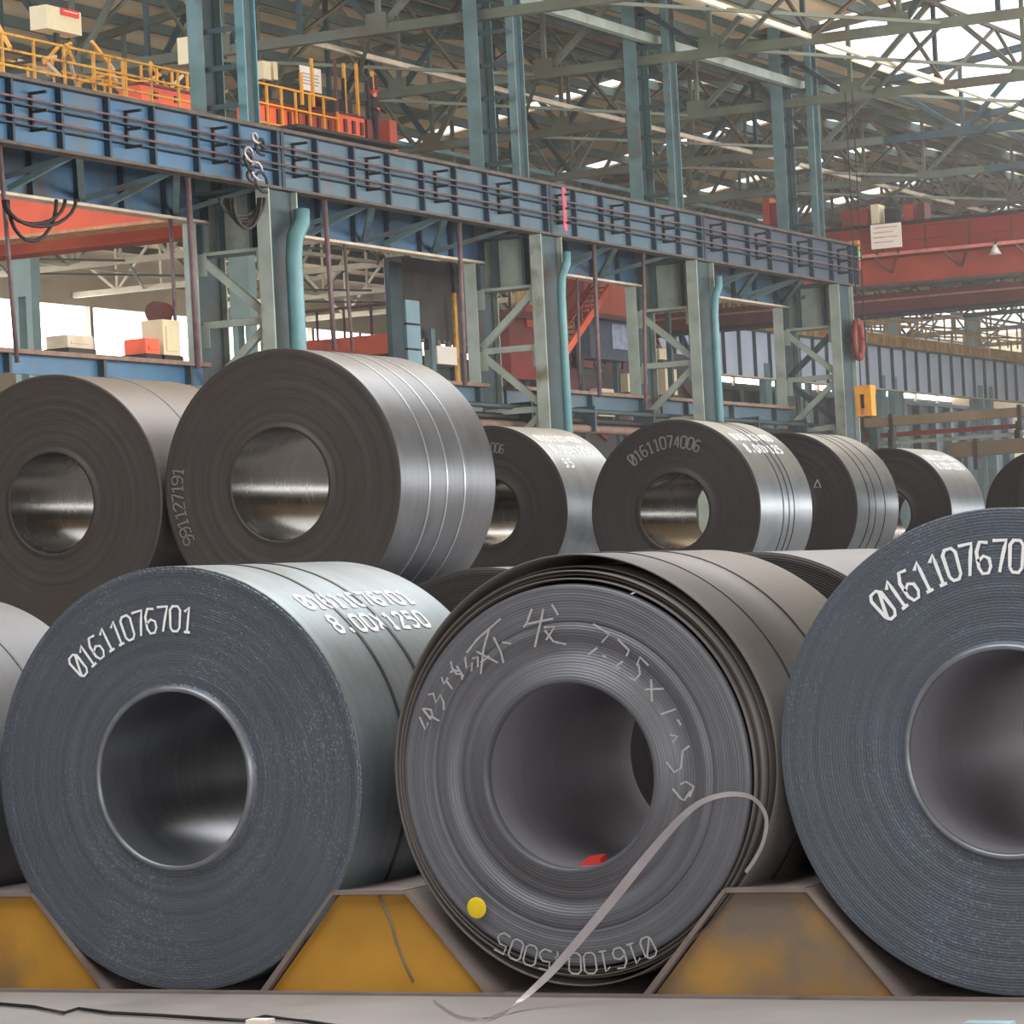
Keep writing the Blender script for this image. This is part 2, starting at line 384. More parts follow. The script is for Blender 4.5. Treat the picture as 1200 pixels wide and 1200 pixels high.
# coil B: core with telescoped laps, loose outer laps around it
bc = (-6.01, 12.47, .915)
Bt = thing('steel_coil', 'front-row steel coil with chalk writing, yellow dot and loose outer laps', 'steel coil', (bc[0], bc[1]+.7, 0))
rnd = random.Random(11)
prof = [(.385, .02), (.385, -.03), (.40, -.035), (.415, -.02), (.45, -.018), (.46, .002), (.50, 0), (.51, .014), (.56, .012), (.57, 0), (.63, -.006), (.64, .01)]
r = .645
while r < .788:
    prof.append((r, rnd.uniform(-.004, .004))); r += .014
prof += [(.797, .03)]
lathe('wound_face', prof, F_B, Bt, bc, 160)
lathe('bore', [(.385, 1.43), (.385, .02)], B_B, Bt, bc, 128)
lathe('far_face', [(.8, 1.39), (.385, 1.39)], F_B, Bt, bc, 96)
KEYS = [(0, .115), (45, .105), (90, .115), (110, .075), (135, .012), (160, .05), (180, .08), (225, .04), (270, .03), (315, .06), (360, .115)]
def bulge(a):
    a = math.degrees(a) % 360
    for (a0, b0), (a1, b1) in zip(KEYS, KEYS[1:]):
        if a0 <= a <= a1:
            f_ = (a-a0)/(a1-a0); f_ = f_*f_*(3-2*f_); return b0+(b1-b0)*f_
SM = [sum(bulge(math.radians(d+q)) for q in range(-24, 25, 4))/13 for d in range(361)]
def lap_r(k, s_, a): return .800+.004*k+s_*SM[int(round(math.degrees(a))) % 360]
def lap(k, s_, y0, th=.007, name='outer_lap', y1=1.4, m=None, off=0):
    vs, fs = [], []; n = 180
    for i in range(n):
        a = 2*PI*i/n; r = lap_r(k, s_, a)+off
        for rr_, y in ((r-th, y1), (r-th, y0), (r, y0), (r, y1)): vs.append((bc[0]+rr_*math.sin(a), bc[1]+y, bc[2]+rr_*math.cos(a)))
    for i in range(n):
        j = (i+1) % n
        for q in range(4): fs.append((i*4+q, i*4+(q+1) % 4, j*4+(q+1) % 4, j*4+q))
    return mesh(name, vs, fs, m or W_B, Bt, True, org=bc)
lap(1, .14, .012); lap(2, .27, .035); lap(3, .37, .016); lap(4, .50, .06); lap(3, 1.0, .02)
Bd = {'o': Bt, 'c': (bc[0], bc[1], bc[2]), 'R': .906}
for y in (.36, .78): lap(3, 1.0, y-.008, .006, 'steel_strap', y+.008, GROOVE, .005)
RINGM = mat('bore_edge_steel', (128, 132, 140), .38, .5, .15, 12)
for c_, r_ in ((A['c'], .396), (C['c'], .411)):
    t_ = A['o'] if c_ is A['c'] else C['o']
    lathe('inner_ring', [(r_-.014, .01), (r_-.013, -.024), (r_-.004, -.030), (r_+.008, -.026), (r_+.013, -.006), (r_+.016, .0)], RINGM, t_, c_, 128)
# marks on the front row
arc_text(A, 'Z1611076701', 135, .65, .11, 5.15, PAINT, .011, cell=.42)
side_text(A, 'Z1611076701', .2, 40, .095, .092, PAINT, .023, cell=.7)
side_text(A, '8.00X1250', .26, 49.5, .095, .1, PAINT, .023, cell=.7)
arc_text(C, 'Z1611076701', 131, .70, .125, 5.0, PAINT, .0135, cell=.38)
arc_text(Bd, 'Z1610045005', -64, .735, .085, 5.1, CHALK, .0075, eps=.02)
def px_marks(coil_, lists, x0, y0, s, Y, width, m, name='chalk_writing'):
    def place(u, v, e=0): return tuple(onY(x0+u/s, y0+v/s, Y-e))
    o = ribbon(name, lists, width*s, place, m, coil_['o'], seg=40); o['kind'] = 'stuff'; return o
ch1 = [[(70,900),(110,990),(130,940)], [(90,840),(150,920)], [(95,840),(150,850),(160,890),(140,905)], [(150,895),(210,930)],
 [(130,745),(165,735),(185,800),(215,745),(240,800),(240,850)], [(225,620),(240,670),(270,625)],[(255,640),(300,705)],
 [(285,590),(310,570),(345,580)],[(290,510),(300,560),(330,600),(365,600),(370,640)],
 [(330,540),(380,620)],[(400,450),(480,350),(640,210)],[(390,480),(400,560),(440,520),(435,580)],[(440,490),(480,480),(480,550)],[(560,280),(520,420),(500,600)],[(470,440),(620,520)],[(590,340),(640,440),(660,520)],[(650,375),(715,385)],[(500,520),(560,470)],
 [(860,140),(820,250),(800,270)],[(820,250),(930,225),(1010,210)],[(940,140),(925,220)],[(1000,110),(1045,185)],[(925,220),(905,300),(880,410)],[(945,270),(1020,265),(980,330),(960,360)],[(950,290),(1010,370),(1100,390)]]
px_marks(Bd, [[(x/6, y/6) for x, y in s] for s in ch1], 480, 690, 1, 12.452, 2.3, CHALK)
ch2 = [[(175,105),(270,165),(225,215)],[(200,245),(145,285)],[(230,290),(250,300)],[(320,195),(385,260),(370,295)],[(350,325),(305,355),(330,370)],
 [(430,350),(450,300),(500,350)],[(440,340),(450,400),(420,435),(390,420)],[(480,490),(590,485)],[(515,430),(520,560)],[(570,635),(660,605)],
 [(670,665),(690,700)],[(625,755),(670,765),(640,800)],[(740,820),(700,850),(690,950),(650,975),(605,915)],[(640,1070),(690,1130),(710,1140),(745,1085)],[(685,1045),(720,1030),(765,1060),(740,1120)]]
px_marks(Bd, [[(x/5, y/5) for x, y in s] for s in ch2], 660, 710, 1, 12.452, 2.3, CHALK)
# yellow dot
p = onY(558, 1064, 12.44)
lathe('yellow_dot', [(.001, 0), (.036, 0), (.045, .004)], mat('yellow_dot_paint', (226, 196, 30), .6, 0, .08, 20), Bt, tuple(p), 24)
# loose strap tail hanging off coil B
spx = [(874, 1022, 12.46), (884, 1008, 12.44), (895, 985, 12.42), (898, 958, 12.4), (886, 938, 12.38), (868, 931, 12.36), (845, 932, 12.34), (820, 941, 12.32), (795, 962, 12.3), (760, 1002, 12.27),
       (720, 1052, 12.22), (680, 1100, 12.16), (645, 1140, 12.1), (615, 1168, 12.03)]
pts = [onY(*q) for q in spx]
pts = [p if p.z > .012 else Vector((p.x, p.y, .012)) for p in pts]
pts += [onZ(592, 1186, .012), onZ(565, 1194, .012), onZ(535, 1190, .012), onZ(508, 1172, .012)]
fine = []
for i in range(len(pts)-1):
    for k in range(5):
        a0 = pts[max(i-1, 0)]; a1 = pts[i]; a2 = pts[i+1]; a3 = pts[min(i+2, len(pts)-1)]; t = k/5
        fine.append(.5*((2*a1)+(a2-a0)*t+(2*a0-5*a1+4*a2-a3)*t*t+(3*a1-a0-3*a2+a3)*t**3))
fine.append(pts[-1])
vs, fs = [], []
for i, p in enumerate(fine):
    t = (fine[min(i+1, len(fine)-1)]-fine[max(i-1, 0)]).normalized()
    f_ = i/len(fine)
    kf = [(0, .010), (.22, .011), (.4, .014), (.55, .026), (.68, .022), (.8, .010), (1, .006)]
    for (fa, wa), (fb, wb_) in zip(kf, kf[1:]):
        if fa <= f_ <= fb: hw = wa+(wb_-wa)*(f_-fa)/(fb-fa)
    wd = t.cross(Vector((.1, 1, .1))).normalized()*hw*.78; nn = t.cross(wd).normalized()*.0015
    vs += [p-wd-nn, p+wd-nn, p+wd+nn, p-wd+nn]
for i in range(len(fine)-1):
    for j in range(4): fs.append((i*4+j, i*4+(j+1) % 4, i*4+4+(j+1) % 4, i*4+4+j))
tag(mesh('loose_strap', vs, fs, STRAPM, smooth=False), 'bent steel strap tail arching down in front of the chalk-marked coil to the floor', 'strap')
# red tag in the bore of B
p = onY(694, 1014, 12.62)
tag(mesh('red_tag', [(p.x-.05, p.y-.05, p.z-.02), (p.x+.06, p.y-.03, p.z), (p.x+.05, p.y+.05, p.z+.02), (p.x-.03, p.y+.05, p.z+.01),
     (p.x-.05, p.y-.05, p.z-.002), (p.x+.05, p.y-.03, p.z+.025), (p.x+.04, p.y+.05, p.z+.045), (p.x-.03, p.y+.05, p.z+.035)],
     [(3, 2, 1, 0), (4, 5, 6, 7), (0, 1, 5, 4), (1, 2, 6, 5), (2, 3, 7, 6), (3, 0, 4, 7)], RED), 'crumpled red tag lying in the bore of the chalk-marked coil', 'tag')

# upper tier, left pair
UL2 = coil('big dark steel coil on the upper tier with shiny banded side, centre left', -11.77, 20.0, .84+CZ, .95, .39, F_U, W_U, B_U, rings=30,
           straps=((.42, .02), (.68, .02), (.95, .02)), strap_m=SHINY, seed=21)
arc_text(UL2, '991127191', 206, .80, .09, 4.2, DULLP, .012)
UL1 = coil('brownish dark steel coil on the upper tier at the left edge', -13.68, 20.0, .82+CZ, .93, .36, F_U, W_V, B_U, rings=30, straps=((.62, .02),), strap_m=W_L, seed=22)
# second row, lower tier, seen between the front coils
coil('dark steel coil behind, top peeping between the two left front-row coils', -7.66, 14.95, .91, .91, .385, F_R, W_L, B_U, rings=16, n=96, seed=31)
coil('pale-topped steel coil behind, peeping between the chalk-marked coil and the rightmost coil', -6.02, 14.55, .91, .91, .36, F_R, W_L, B_U, rings=16, n=96, seed=32)
coil('dark steel coil hidden directly behind the large rightmost front coil, glimpsed through its bore', -4.08, 14.6, .92, .92, .36, F_R, W_L, B_U, rings=16, n=96, seed=33)
UR = [
 ('dark steel coil on the upper tier, half hidden behind the big shiny coil', -16.55, 32.6, .91+CZ, .95, .36),
 ('steel coil with white stencilled arc number on the upper tier, centre right', -13.8, 31.4, .76+CZ, .95, .385),
 ('steel coil with a triangle mark on its face, behind the arc-numbered upper coil', -14.98, 37.4, .86+CZ, .92, .34),
 ('small-looking distant steel coil with stencilled side, above the rightmost front coil', -15.95, 43.6, .83+CZ, .93, .34),
 ('farthest dark steel coil at the right edge of the upper tier', -15.05, 47.9, .82+CZ, .93, .34),
 ('distant dark steel coil cut by the right photo edge, in front of the farthest one', -11.9, 39.6, .8+CZ, .92, .34)]
ur = []
for i, (lb, X, Y, Z, R, ri) in enumerate(UR):
    st = {1: ((.62, .02), (.78, .018), (.92, .02)), 2: ((.4, .02), (.62, .02), (.95, .02))}.get(i, ())
    ur.append(coil(lb, X, Y, Z, R, ri, F_R, W_R, B_U, rings=20, n=112, straps=st, strap_m=GROOVE, seed=40+i))
arc_text(ur[0], 'Z1611074006', 122, .66, .10, 4.6, DULLP, .011, cell=.42)
side_text(ur[0], 'Z161107400', .15, 38, .11, .11, PAINT, .03, cell=.7)
side_text(ur[0], '8.00X1250', .2, 50, .11, .12, PAINT, .03, cell=.7)
side_text(ur[0], '95', .25, 62, .11, .14, PAINT, .025, cell=.7)
arc_text(ur[1], 'Z1611074006', 131, .66, .12, 6.2, DULLP, .016, cell=.45)
side_text(ur[1], 'Z161107400', .18, 42, .10, .105, PAINT, .028, cell=.7)
side_text(ur[1], '8.00X125', .22, 53, .10, .125, PAINT, .028, cell=.7)
side_text(ur[3], 'Z161107400', .18, 38, .12, .11, PAINT, .03, cell=.7)
side_text(ur[3], '8.00X1250', .22, 50, .12, .12, PAINT, .03, cell=.7)
tp = [(960, 572), (953, 563), (960, 563), (957, 572)]
px_marks(ur[2], [[(958, 562), (962, 571), (954, 571), (958, 562)]], 0, 0, 1, 37.39, 1.2, CHALK, name='triangle_mark')
arc_text(ur[3], '0611', 112, .66, .11, 5.6, DULLP, .016)
# lower-tier coils that carry the upper ones
low = [(-10.72, 20.25), (-12.78, 20.2), (-14.75, 20.2), (-12.75, 31.6), (-14.9, 31.5), (-15.5, 33.2), (-17.6, 32.9), (-13.95, 37.5), (-16.0, 37.5),
       (-14.95, 43.6), (-17.0, 43.6), (-14.0, 47.9), (-16.1, 47.9), (-10.9, 39.7), (-12.9, 39.7)]
low = [q for q in low if q != (-14.9, 31.5) and q != (-15.5, 33.2)] + [(-14.85, 31.5), (-16.95+1.4, 33.15)]
low = [q for q in low if q != (-14.85, 31.5)] + [(-14.85, 31.4)]
proto = None
for i, (X, Y) in enumerate(low):
    if i == 0:
        proto = coil('plain dark steel coil in the lower tier carrying the upper coils', X, Y, .9, .9, .36, F_R, W_L, B_U, rings=8, n=72, seed=60, group='lower-tier coils under the upper row')
    else:
        c = proto['o'].copy(); COL.objects.link(c); c.location = (X, Y+.715, 0)
        for chd in proto['o'].children:
            d = chd.copy(); COL.objects.link(d); d.parent = c

# ------------------------------------------------------------ saddles and floor
SADB = mat('saddle_browned_yellow', (164, 124, 58), .65, 0, .2, 2.2, rust=(118, 104, 92), rust_amt=.58)
def saddle(xc, label, crack=False, ym=None):
    y0, y1 = 12.5, 14.1
    t = thing('coil_saddle', label, 'saddle', (xc, 13.3, 0), None)
    b, tp_, h = .53, .165, .44
    # yellow end plate
    vs = [(xc-b, y0, 0), (xc+b, y0, 0), (xc+tp_, y0, h-.02), (xc-tp_, y0, h-.02)]
    vs += [(x, y0+.02, z) for x, y, z in vs]
    fs = [(0, 1, 2, 3), (7, 6, 5, 4), (0, 4, 5, 1), (1, 5, 6, 2), (2, 6, 7, 3), (3, 7, 4, 0)]
    mesh('end_plate', vs, fs, ym or SADY, t)
    vs2 = [(x, y+y1-y0-.02, z) for x, y, z in vs]; mesh('end_plate', vs2, fs, ym or SADY, t)
    th = .02
    for s, nm in ((-1, 'side_plate'), (1, 'side_plate')):
        q = [(xc+s*(b+.01), 0), (xc+s*(tp_+.0), h), (xc+s*(tp_+.02), h+.0), (xc+s*(b+.045), 0)]
        vv = [(x, y, z) for y in (y0-.035, y1) for x, z in q]
        ff = [(0, 1, 2, 3), (7, 6, 5, 4), (0, 4, 5, 1), (1, 5, 6, 2), (2, 6, 7, 3), (3, 7, 4, 0)]
        mesh(nm, vv, ff, SADG, t)
    box('top_plate', (xc-tp_-.01, y0-.035, h-.015), (xc+tp_+.01, y1, h+.005), SADG, t)
    if crack:
        P = [onY(x, y, y0-.003) for x, y in ((443, 1046), (450, 1062), (459, 1082), (464, 1102), (474, 1128), (484, 1150))]
        tube_path('weld_scar', P, .006, SADG, t, n=4)
    return t
saddle(-8.92, 'yellow coil saddle at the left edge beside the 01611076701 coil')
saddle(-7.0, 'yellow coil saddle with a scar, left of the chalk-marked coil', True)
saddle(-5.17, 'yellow coil saddle with browned paint, right of the chalk-marked coil', ym=SADB)
saddle(-3.30, 'yellow coil saddle beyond the right photo edge under the rightmost coil')
fl = struct(mesh('floor', [(-160, -20, 0), (60, -20, 0), (60, 300, 0), (-160, 300, 0)], [(0, 1, 2, 3)], FLOORM, org=(0, 0, 0)))
box_ = struct(box('trim_1', (-11, 12.42, 0.0), (-2.2, 12.47, .012), SADG))
# cracks and scraps on the ledge
P = [onZ(x, y, .012) for x, y in ((-5, 1176), (40, 1180), (75, 1187), (92, 1182), (130, 1187), (190, 1190), (250, 1194), (285, 1196), (310, 1191), (360, 1197), (400, 1203))]
tag(tube_path('black_cable', P, .008, BLACK), 'thin black cable lying along the grey floor at the bottom left', 'cable')
p = onZ(305, 1197, .02)
tag(box('paper_scrap', (p.x-.05, p.y-.03, .012), (p.x+.05, p.y+.03, .03), WHITE), 'small white scrap lying on the black floor cable', 'scrap')
p = onZ(1160, 1197, .02)
tag(box('plastic_scrap', (p.x-.09, p.y-.05, 0.0), (p.x+.09, p.y+.03, .02), mat('pale_blue_plastic', (180, 205, 215), .4)), 'pale blue plastic scrap on the floor at the bottom right', 'scrap')

# ------------------------------------------------------------ crane runway: columns and girders
ZT, ZB = 13.47+CZ, 11.9+CZ          # top and bottom of the runway girders
X0, X1, XM = -47.82, -50.3, -49.05   # front girder, rear girder, building column line
ZB1 = 11.15+CZ                      # the rear girder is deeper
XV = -50.6                          # roof valley
ST = [81.8, 99.3, 112.2, 126.6]
XD = Vector((1, 0, 0)); YD = Vector((0, 1, 0)); ZD = Vector((0, 0, 1))
def girder(X, ya, yb, m, label, group, front=True, stiff=None, zt=ZT, zb=ZB, step=2.18, first=68.7):
    t = thing('runway_girder', label, 'girder', (X, (ya+yb)/2, zb), group)
    box('web', (X-.02, ya, zb), (X+.02, yb, zt), m, t)
    box('top_flange', (X-.25, ya, zt), (X+.28, yb, zt+.1), EDGE, t)
    box('bottom_flange', (X-.22, ya, zb-.08), (X+.22, yb, zb), EDGE if front else TAN, t)
    y = first
    while y < yb:
        if y > ya+.2: box('stiffener', (X-.2, y-.05, zb), (X+.2, y+.05, zt), stiff or STIFF, t)
        y += step
    for e in (ya+.09, yb-.09):
        box('end_plate', (X-.22, e-.08, zb), (X+.22, e+.08, zt), stiff or STIFF, t)
    if front:
        xx = X+.34
        for k, f_ in enumerate((.30, .62)):
            z = zt-(zt-zb)*f_
            tube_path('conduit', [(xx, ya, z), (xx, yb, z)], .035, PIPE, t, n=5)
            box('rail_lip', (X+.02, ya, z-.16), (X+.24, yb, z-.12), STIFF, t)
        y = first+step*.45
        while y < yb:
            if y > ya+.5:
                b_ = box('bracket', (X+.02, y-.04, zb+.35), (X+.12, y+.04, zt-.3), DARK, t)
                for f_ in (.16, .46, .76):
                    z = zt-(zt-zb)*f_
                    box('bracket_arm', (X+.02, y-.04, z-.035), (X+.55, y+.04, z+.035), DARK, t)
            y += step*2
    return t
spans = [(56, ST[0]), (ST[0], ST[1]), (ST[1], ST[2]), (ST[2], 128.3)]
nm = ['left end of the photo', 'middle, between the first and second columns', 'between the second and third columns', 'far end beside the red crane']
cols_ = [BLUE, BLUEG, BLUEG, BLUED]
adj = ['bright blue', 'grey-blue', 'grey-blue', 'dusty slate']
for i, ((ya, yb), n_, m_) in enumerate(zip(spans, nm, cols_)):
    girder(X0, ya+.02, yb-.02, m_, '%s front crane runway girder, %s' % (adj[i], n_), 'front runway girders')
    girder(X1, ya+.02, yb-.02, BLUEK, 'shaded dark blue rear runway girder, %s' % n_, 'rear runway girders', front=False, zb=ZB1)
p = onX(651, 230, X0+.06)
# pink stripe on the girder after the second column
tag(box('pink_tape', (X0+.36, p.y-.14, ZB+.1), (X0+.38, p.y+.14, ZT-.02), mat('pink_paint', (190, 84, 104), .6)), 'pink vertical tape strip on the grey-blue runway girder', 'tape')
# lacing between the two girders, seen from below
for (ya, yb), n_ in zip(spans, nm):
    t = thing('girder_bracing', 'zigzag teal lacing under the runway girders, '+n_, 'bracing', (XM, (ya+yb)/2, ZB), 'lacing between the runway girders')
    y = ya+1.2 if ya > 60 else 62.6
    k = 0
    while y+4.6 < yb:
        beam('strut', (X0-.1, y, ZB+.1), (X1+.15, y, ZB1+.1), .14, .16, TEAL, t)
        beam('diagonal', (X0-.1, y, ZB+.05), (X1+.15, y+3.4, ZB1+.15), .18, .16, TEAL, t)
        beam('diagonal', (X1+.15, y+3.4, ZB1+.1), (X0-.1, y+4.6, ZB), .14, .14, TEALD, t)
        y += 4.7
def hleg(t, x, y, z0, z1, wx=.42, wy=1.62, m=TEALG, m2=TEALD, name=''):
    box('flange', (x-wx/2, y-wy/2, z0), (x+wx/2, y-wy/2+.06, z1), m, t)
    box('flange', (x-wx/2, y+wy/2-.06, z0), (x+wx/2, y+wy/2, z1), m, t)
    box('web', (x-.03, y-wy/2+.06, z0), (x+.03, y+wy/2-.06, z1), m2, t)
for i, y in enumerate(ST):
    t = thing('crane_column', ['first', 'second', 'third', 'last'][i]+' two-legged laced steel column under the runway girders, from the left', 'column', (XM, y, 0), 'crane runway columns')
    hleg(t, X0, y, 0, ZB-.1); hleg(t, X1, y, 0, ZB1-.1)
    zp = 10.2+CZ
    box('head_plate', (X1+.2, y-.05, zp), (X0-.2, y+.05, ZB-.1), TEALG, t)
    for xx in (-48.5, -49.6): box('head_rib', (xx-.05, y-.4, zp), (xx+.05, y-.05, ZB-.1), TEALD, t)
    box('head_flange', (X1+.2, y-.45, zp-.1), (X0-.2, y+.45, zp), TEALG, t)
    d = 1 if i in (0, 2, 3) else -1
    xa, xb = (X1+.2, X0-.2) if d > 0 else (X0-.2, X1+.2)
    zz = zp-.2
    for s in range(5):
        beam('brace', (xa, y-.5, zz), (xb, y-.5, zz-1.75), .16, .22, TEALG, t)
        if i == 3: beam('brace', (xb, y-.3, zz), (xa, y-.3, zz-1.75), .16, .22, TEALD, t)
        beam('tie', (xa, y-.5, zz-1.9), (xb, y-.5, zz-1.9), .16, .2, TEALG, t)
        for xq in (xa, xb): box('gusset', (xq-.2, y-.6, zz-.5), (xq+.2, y-.57, zz+.15), TEALG, t)
        zz -= 2.05; xa, xb = xb, xa
    box('shoe', (X1-.6, y-1.1, 0), (X0+.6, y+1.1, .5), TEALD, t)
    # building column above, two shafts with battens
    u = thing('roof_column', ['first', 'second', 'third', 'last'][i]+' tall twin-shaft roof column rising behind the runway girder, from the left', 'column', (XM, y, ZB), 'roof columns')
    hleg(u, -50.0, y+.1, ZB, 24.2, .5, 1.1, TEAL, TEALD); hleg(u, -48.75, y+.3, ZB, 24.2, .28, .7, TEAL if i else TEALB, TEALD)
    for k in range(8): box('batten', (-49.9, y-.3, ZT+.8+k*1.1), (-48.75, y-.26, ZT+.95+k*1.1), TEALD, u)
    box('base_plate', (-50.6, y-.8, ZB-.1), (-48.4, y+.8, ZB), TEALD, u)
# downpipes with an elbow on the near legs
for i, y in enumerate(ST[:3]):
    x = X0+.5
    pz = ZB-.9
    tag(tube_path('downpipe', [(x-.02, y+.55, pz+.25), (x, y+.5, pz-.1), (x+.03, y+.0, pz-.6), (x+.03, y-.1, pz-1.2), (x+.03, y-.1, .02)], .25 if i == 0 else .15, TEALB, n=8),
        'teal rainwater pipe with bent elbow beside the %s runway column' % ['first', 'second', 'third', 'last'][i], 'pipe', 'downpipes on the runway columns')
# maintenance walkway beam between the legs and pipes below it
ZW = 7.0+CZ
t = thing('walkway_beam', 'long blue walkway beam with rusty top running between the column legs', 'beam', (-49.9, 90, ZW-.6))
for ya, yb in ((56, ST[0]-.9), (ST[0]+.9, ST[1]-.9), (ST[1]+.9, ST[2]-.9), (ST[2]+.9, ST[3]-.9)):
    box('beam_web', (-50.1, ya, ZW-.62), (-50.0, yb, ZW-.12), BLUEG if ya > 60 else BLUE, t)
    box('walkway_deck', (-50.6, ya, ZW-.12), (-49.7, yb, ZW), mat('rusty_deck', (126, 104, 92), .8), t)
    y = ya+2
    while y < yb: box('beam_rib', (-50.0, y-.06, ZW-.62), (-49.8, y+.06, ZW-.12), TEALD, t); y += 4.4
t = thing('pipe_rack', 'rack of rusty pipes and trays below the walkway beam', 'pipe rack', (-49.5, 100, 5.6+CZ))
for k, (dz, r_, m_) in enumerate(((0, .12, DARK), (-.3, .16, mat('rusty_pipe', (118, 96, 84), .7)), (.3, .09, TEALD))):
    tube_path('pipe', [(-49.5+.2*k, 84, 5.9+CZ+dz), (-49.5+.2*k, 128, 5.9+CZ+dz)], r_, m_, t)
y = 85
while y < 127: box('hanger', (-49.8, y, 5.5+CZ), (-49.0, y+.12, ZW-.6), TEALD, t); y += 5
# hanging ropes and cables at the girder
for j, (xa, ya_, xb, yb_, r_) in enumerate([(220, 212, 232, 432, .085), (199, 240, 207, 412, .055), (2, 222, 20, 425, .06), (380, 232, 392, 410, .075), (403, 276, 413, 412, .05), (538, 262, 545, 452, .075), (696, 292, 703, 465, .075), (754, 300, 757, 480, .06), (676, 320, 680, 450, .05)]):
    a_ = onX(xa, ya_, X0-.2); b_ = onX(xb, yb_, X0-.2); a_.z = ZB-.06
    if xa in (199, 403, 676): a_ = onX(xa, ya_, X1+.1); b_ = onX(xb, yb_, X1+.1); a_.z = ZB1-.06
    tag(tube_path('hanging_cable', [a_, (a_+b_)/2, b_], r_, PIPE, n=6),
        ['thick brown hanging pipe left of the first runway column', 'thin hanging cable left of the first runway column', 'hanging cable at the left photo edge', 'dark hanging cable right of the first runway column', 'second thin cable right of the first runway column', 'hanging cable left of the second runway column', 'grey hanging cable right of the second runway column', 'hanging cable left of the third runway column', 'thin hanging cable in front of the red stair'][j], 'cable', 'hanging cables')
def loop(name, label, cx, cy, wpx, hpx, n, X, m=BLACK, r=.05):
    t = thing(name, label, 'cable', onX(cx, cy, X))
    rr = random.Random(5+n)
    for k in range(n):
        pts = []
        w_ = wpx*(1+rr.uniform(-.25, .25)); h_ = hpx*(1+rr.uniform(-.3, .3)); ox = rr.uniform(-.15, .15)*wpx
        for q in range(13):
            a = PI*q/12
            pts.append(onX(cx+ox-w_/2*math.cos(a), cy+h_*math.sin(a), X+.1*k))
        tube_path('cable_loop', pts, r, m, t)
    return t
loop('cable_bundle', 'bundle of drooping black cables under the girder at the first column', 284, 232, 42, 28, 6, X0+.5, DARK)
loop('cable_loops', 'three black cable loops hanging over the orange crane, left', 45, 234, 66, 38, 3, X0+.1)
t = thing('cable_clamp', 'tangle of dark cable rings clamped on the blue girder at the first column', 'cable clamp', onX(300, 190, X0+.4))
for k in range(9):
    p = onX(288+random.uniform(0, 26), 162+k*6.5, X0+.55); r_ = random.uniform(.12, .3)
    tube_path('cable_ring', [p+Vector((.02*a, r_*1.4*math.cos(a*PI/5), r_*math.sin(a*PI/5))) for a in range(9)], .045, DARK if k % 3 else STRAPM, t, n=5)

# ------------------------------------------------------------ roof: trusses, sheets, walls
ZC = 19.4+CZ
BAYS = [(-113, -81.6), (-81.6, XV), (XV, -14)]
def roof_z(x):
    for a, b in BAYS:
        if a <= x <= b:
            f_ = (x-a)/(b-a); return ZC+2.6+2.2*(1-abs(2*f_-1))
    return ZC+2.6
def member_mesh(lst, name, m, parent):
    vs, fs = [], []
    for p, q, s in lst:
        p, q = Vector(p), Vector(q); x = (q-p).normalized(); y = ZD.cross(x) if abs(x.z) < .98 else YD.copy(); y.normalize(); z = x.cross(y)
        b = len(vs)
        for e in (p, q):
            for u_, v_ in ((-1, -1), (1, -1), (1, 1), (-1, 1)): vs.append(e+(y*u_+z*v_)*s/2)
        fs += [(b, b+1, b+5, b+4), (b+1, b+2, b+6, b+5), (b+2, b+3, b+7, b+6), (b+3, b, b+4, b+7)]
    o = mesh(name, vs, fs, m, parent); o['kind'] = 'stuff'; return o
TY = [ST[1], ST[2], ST[3], 140.5, 154.5, 168.5, 182.5, 196.5, 210.5, 226, 242, 258, 276]
for i, y in enumerate(TY):
    lab = ['nearest roof truss, meeting the second roof column', 'second nearest roof truss, meeting the third roof column', 'roof truss meeting the last roof column', 'first roof truss beyond the last roof column'][i] if i < 4 else 'distant lattice roof truss deep in the hall'
    t = thing('roof_truss', lab, 'roof truss', (XM, y, ZC), 'roof trusses')
    full = i < 4
    m_ = GTRUSS if i < 5 else DTRUSS
    for a, b in BAYS:
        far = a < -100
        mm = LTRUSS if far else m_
        if b > -20 and i >= 3 and i < 8: mm = TEALD
        beam('bottom_chord', (a, y, ZC), (b, y, ZC), .34, .34, mm, t, 'U')
        mid = (a+b)/2
        beam('top_chord', (a, y, roof_z(a)), (mid, y, roof_z(mid)), .3, .3, mm, t); beam('top_chord', (mid, y, roof_z(mid)), (b, y, roof_z(b)), .3, .3, mm, t)
        N = 10; lst = []
        for k in range(N+1):
            x = a+(b-a)*k/N
            if full and not far:
                if 0 < k < N: beam('post', (x, y, ZC), (x, y, roof_z(x)), .16, .16, mm if k % 2 else TEALD, t)
                if k < N:
                    x2 = a+(b-a)*(k+1)/N
                    if k % 2: beam('diagonal', (x, y, ZC), (x2, y, roof_z(x2)), .2, .2, mm if k % 4 == 1 else TEALD, t)
                    else: beam('diagonal', (x, y, roof_z(x)), (x2, y, ZC), .2, .2, mm if k % 4 else TEALD, t)
                if k % 2 and i < 3: box('gusset', (x-.4, y-.2, ZC-.1), (x+.4, y-.18, ZC+.55), mm, t)
            else:
                if 0 < k < N: lst.append(((x, y, ZC), (x, y, roof_z(x)), .14))
                if k < N:
                    x2 = a+(b-a)*(k+1)/N
                    lst.append(((x, y, ZC), (x2, y, roof_z(x2)), .16) if k % 2 else ((x, y, roof_z(x)), (x2, y, ZC), .16))
        if lst: member_mesh(lst, 'web_members', mm, t)
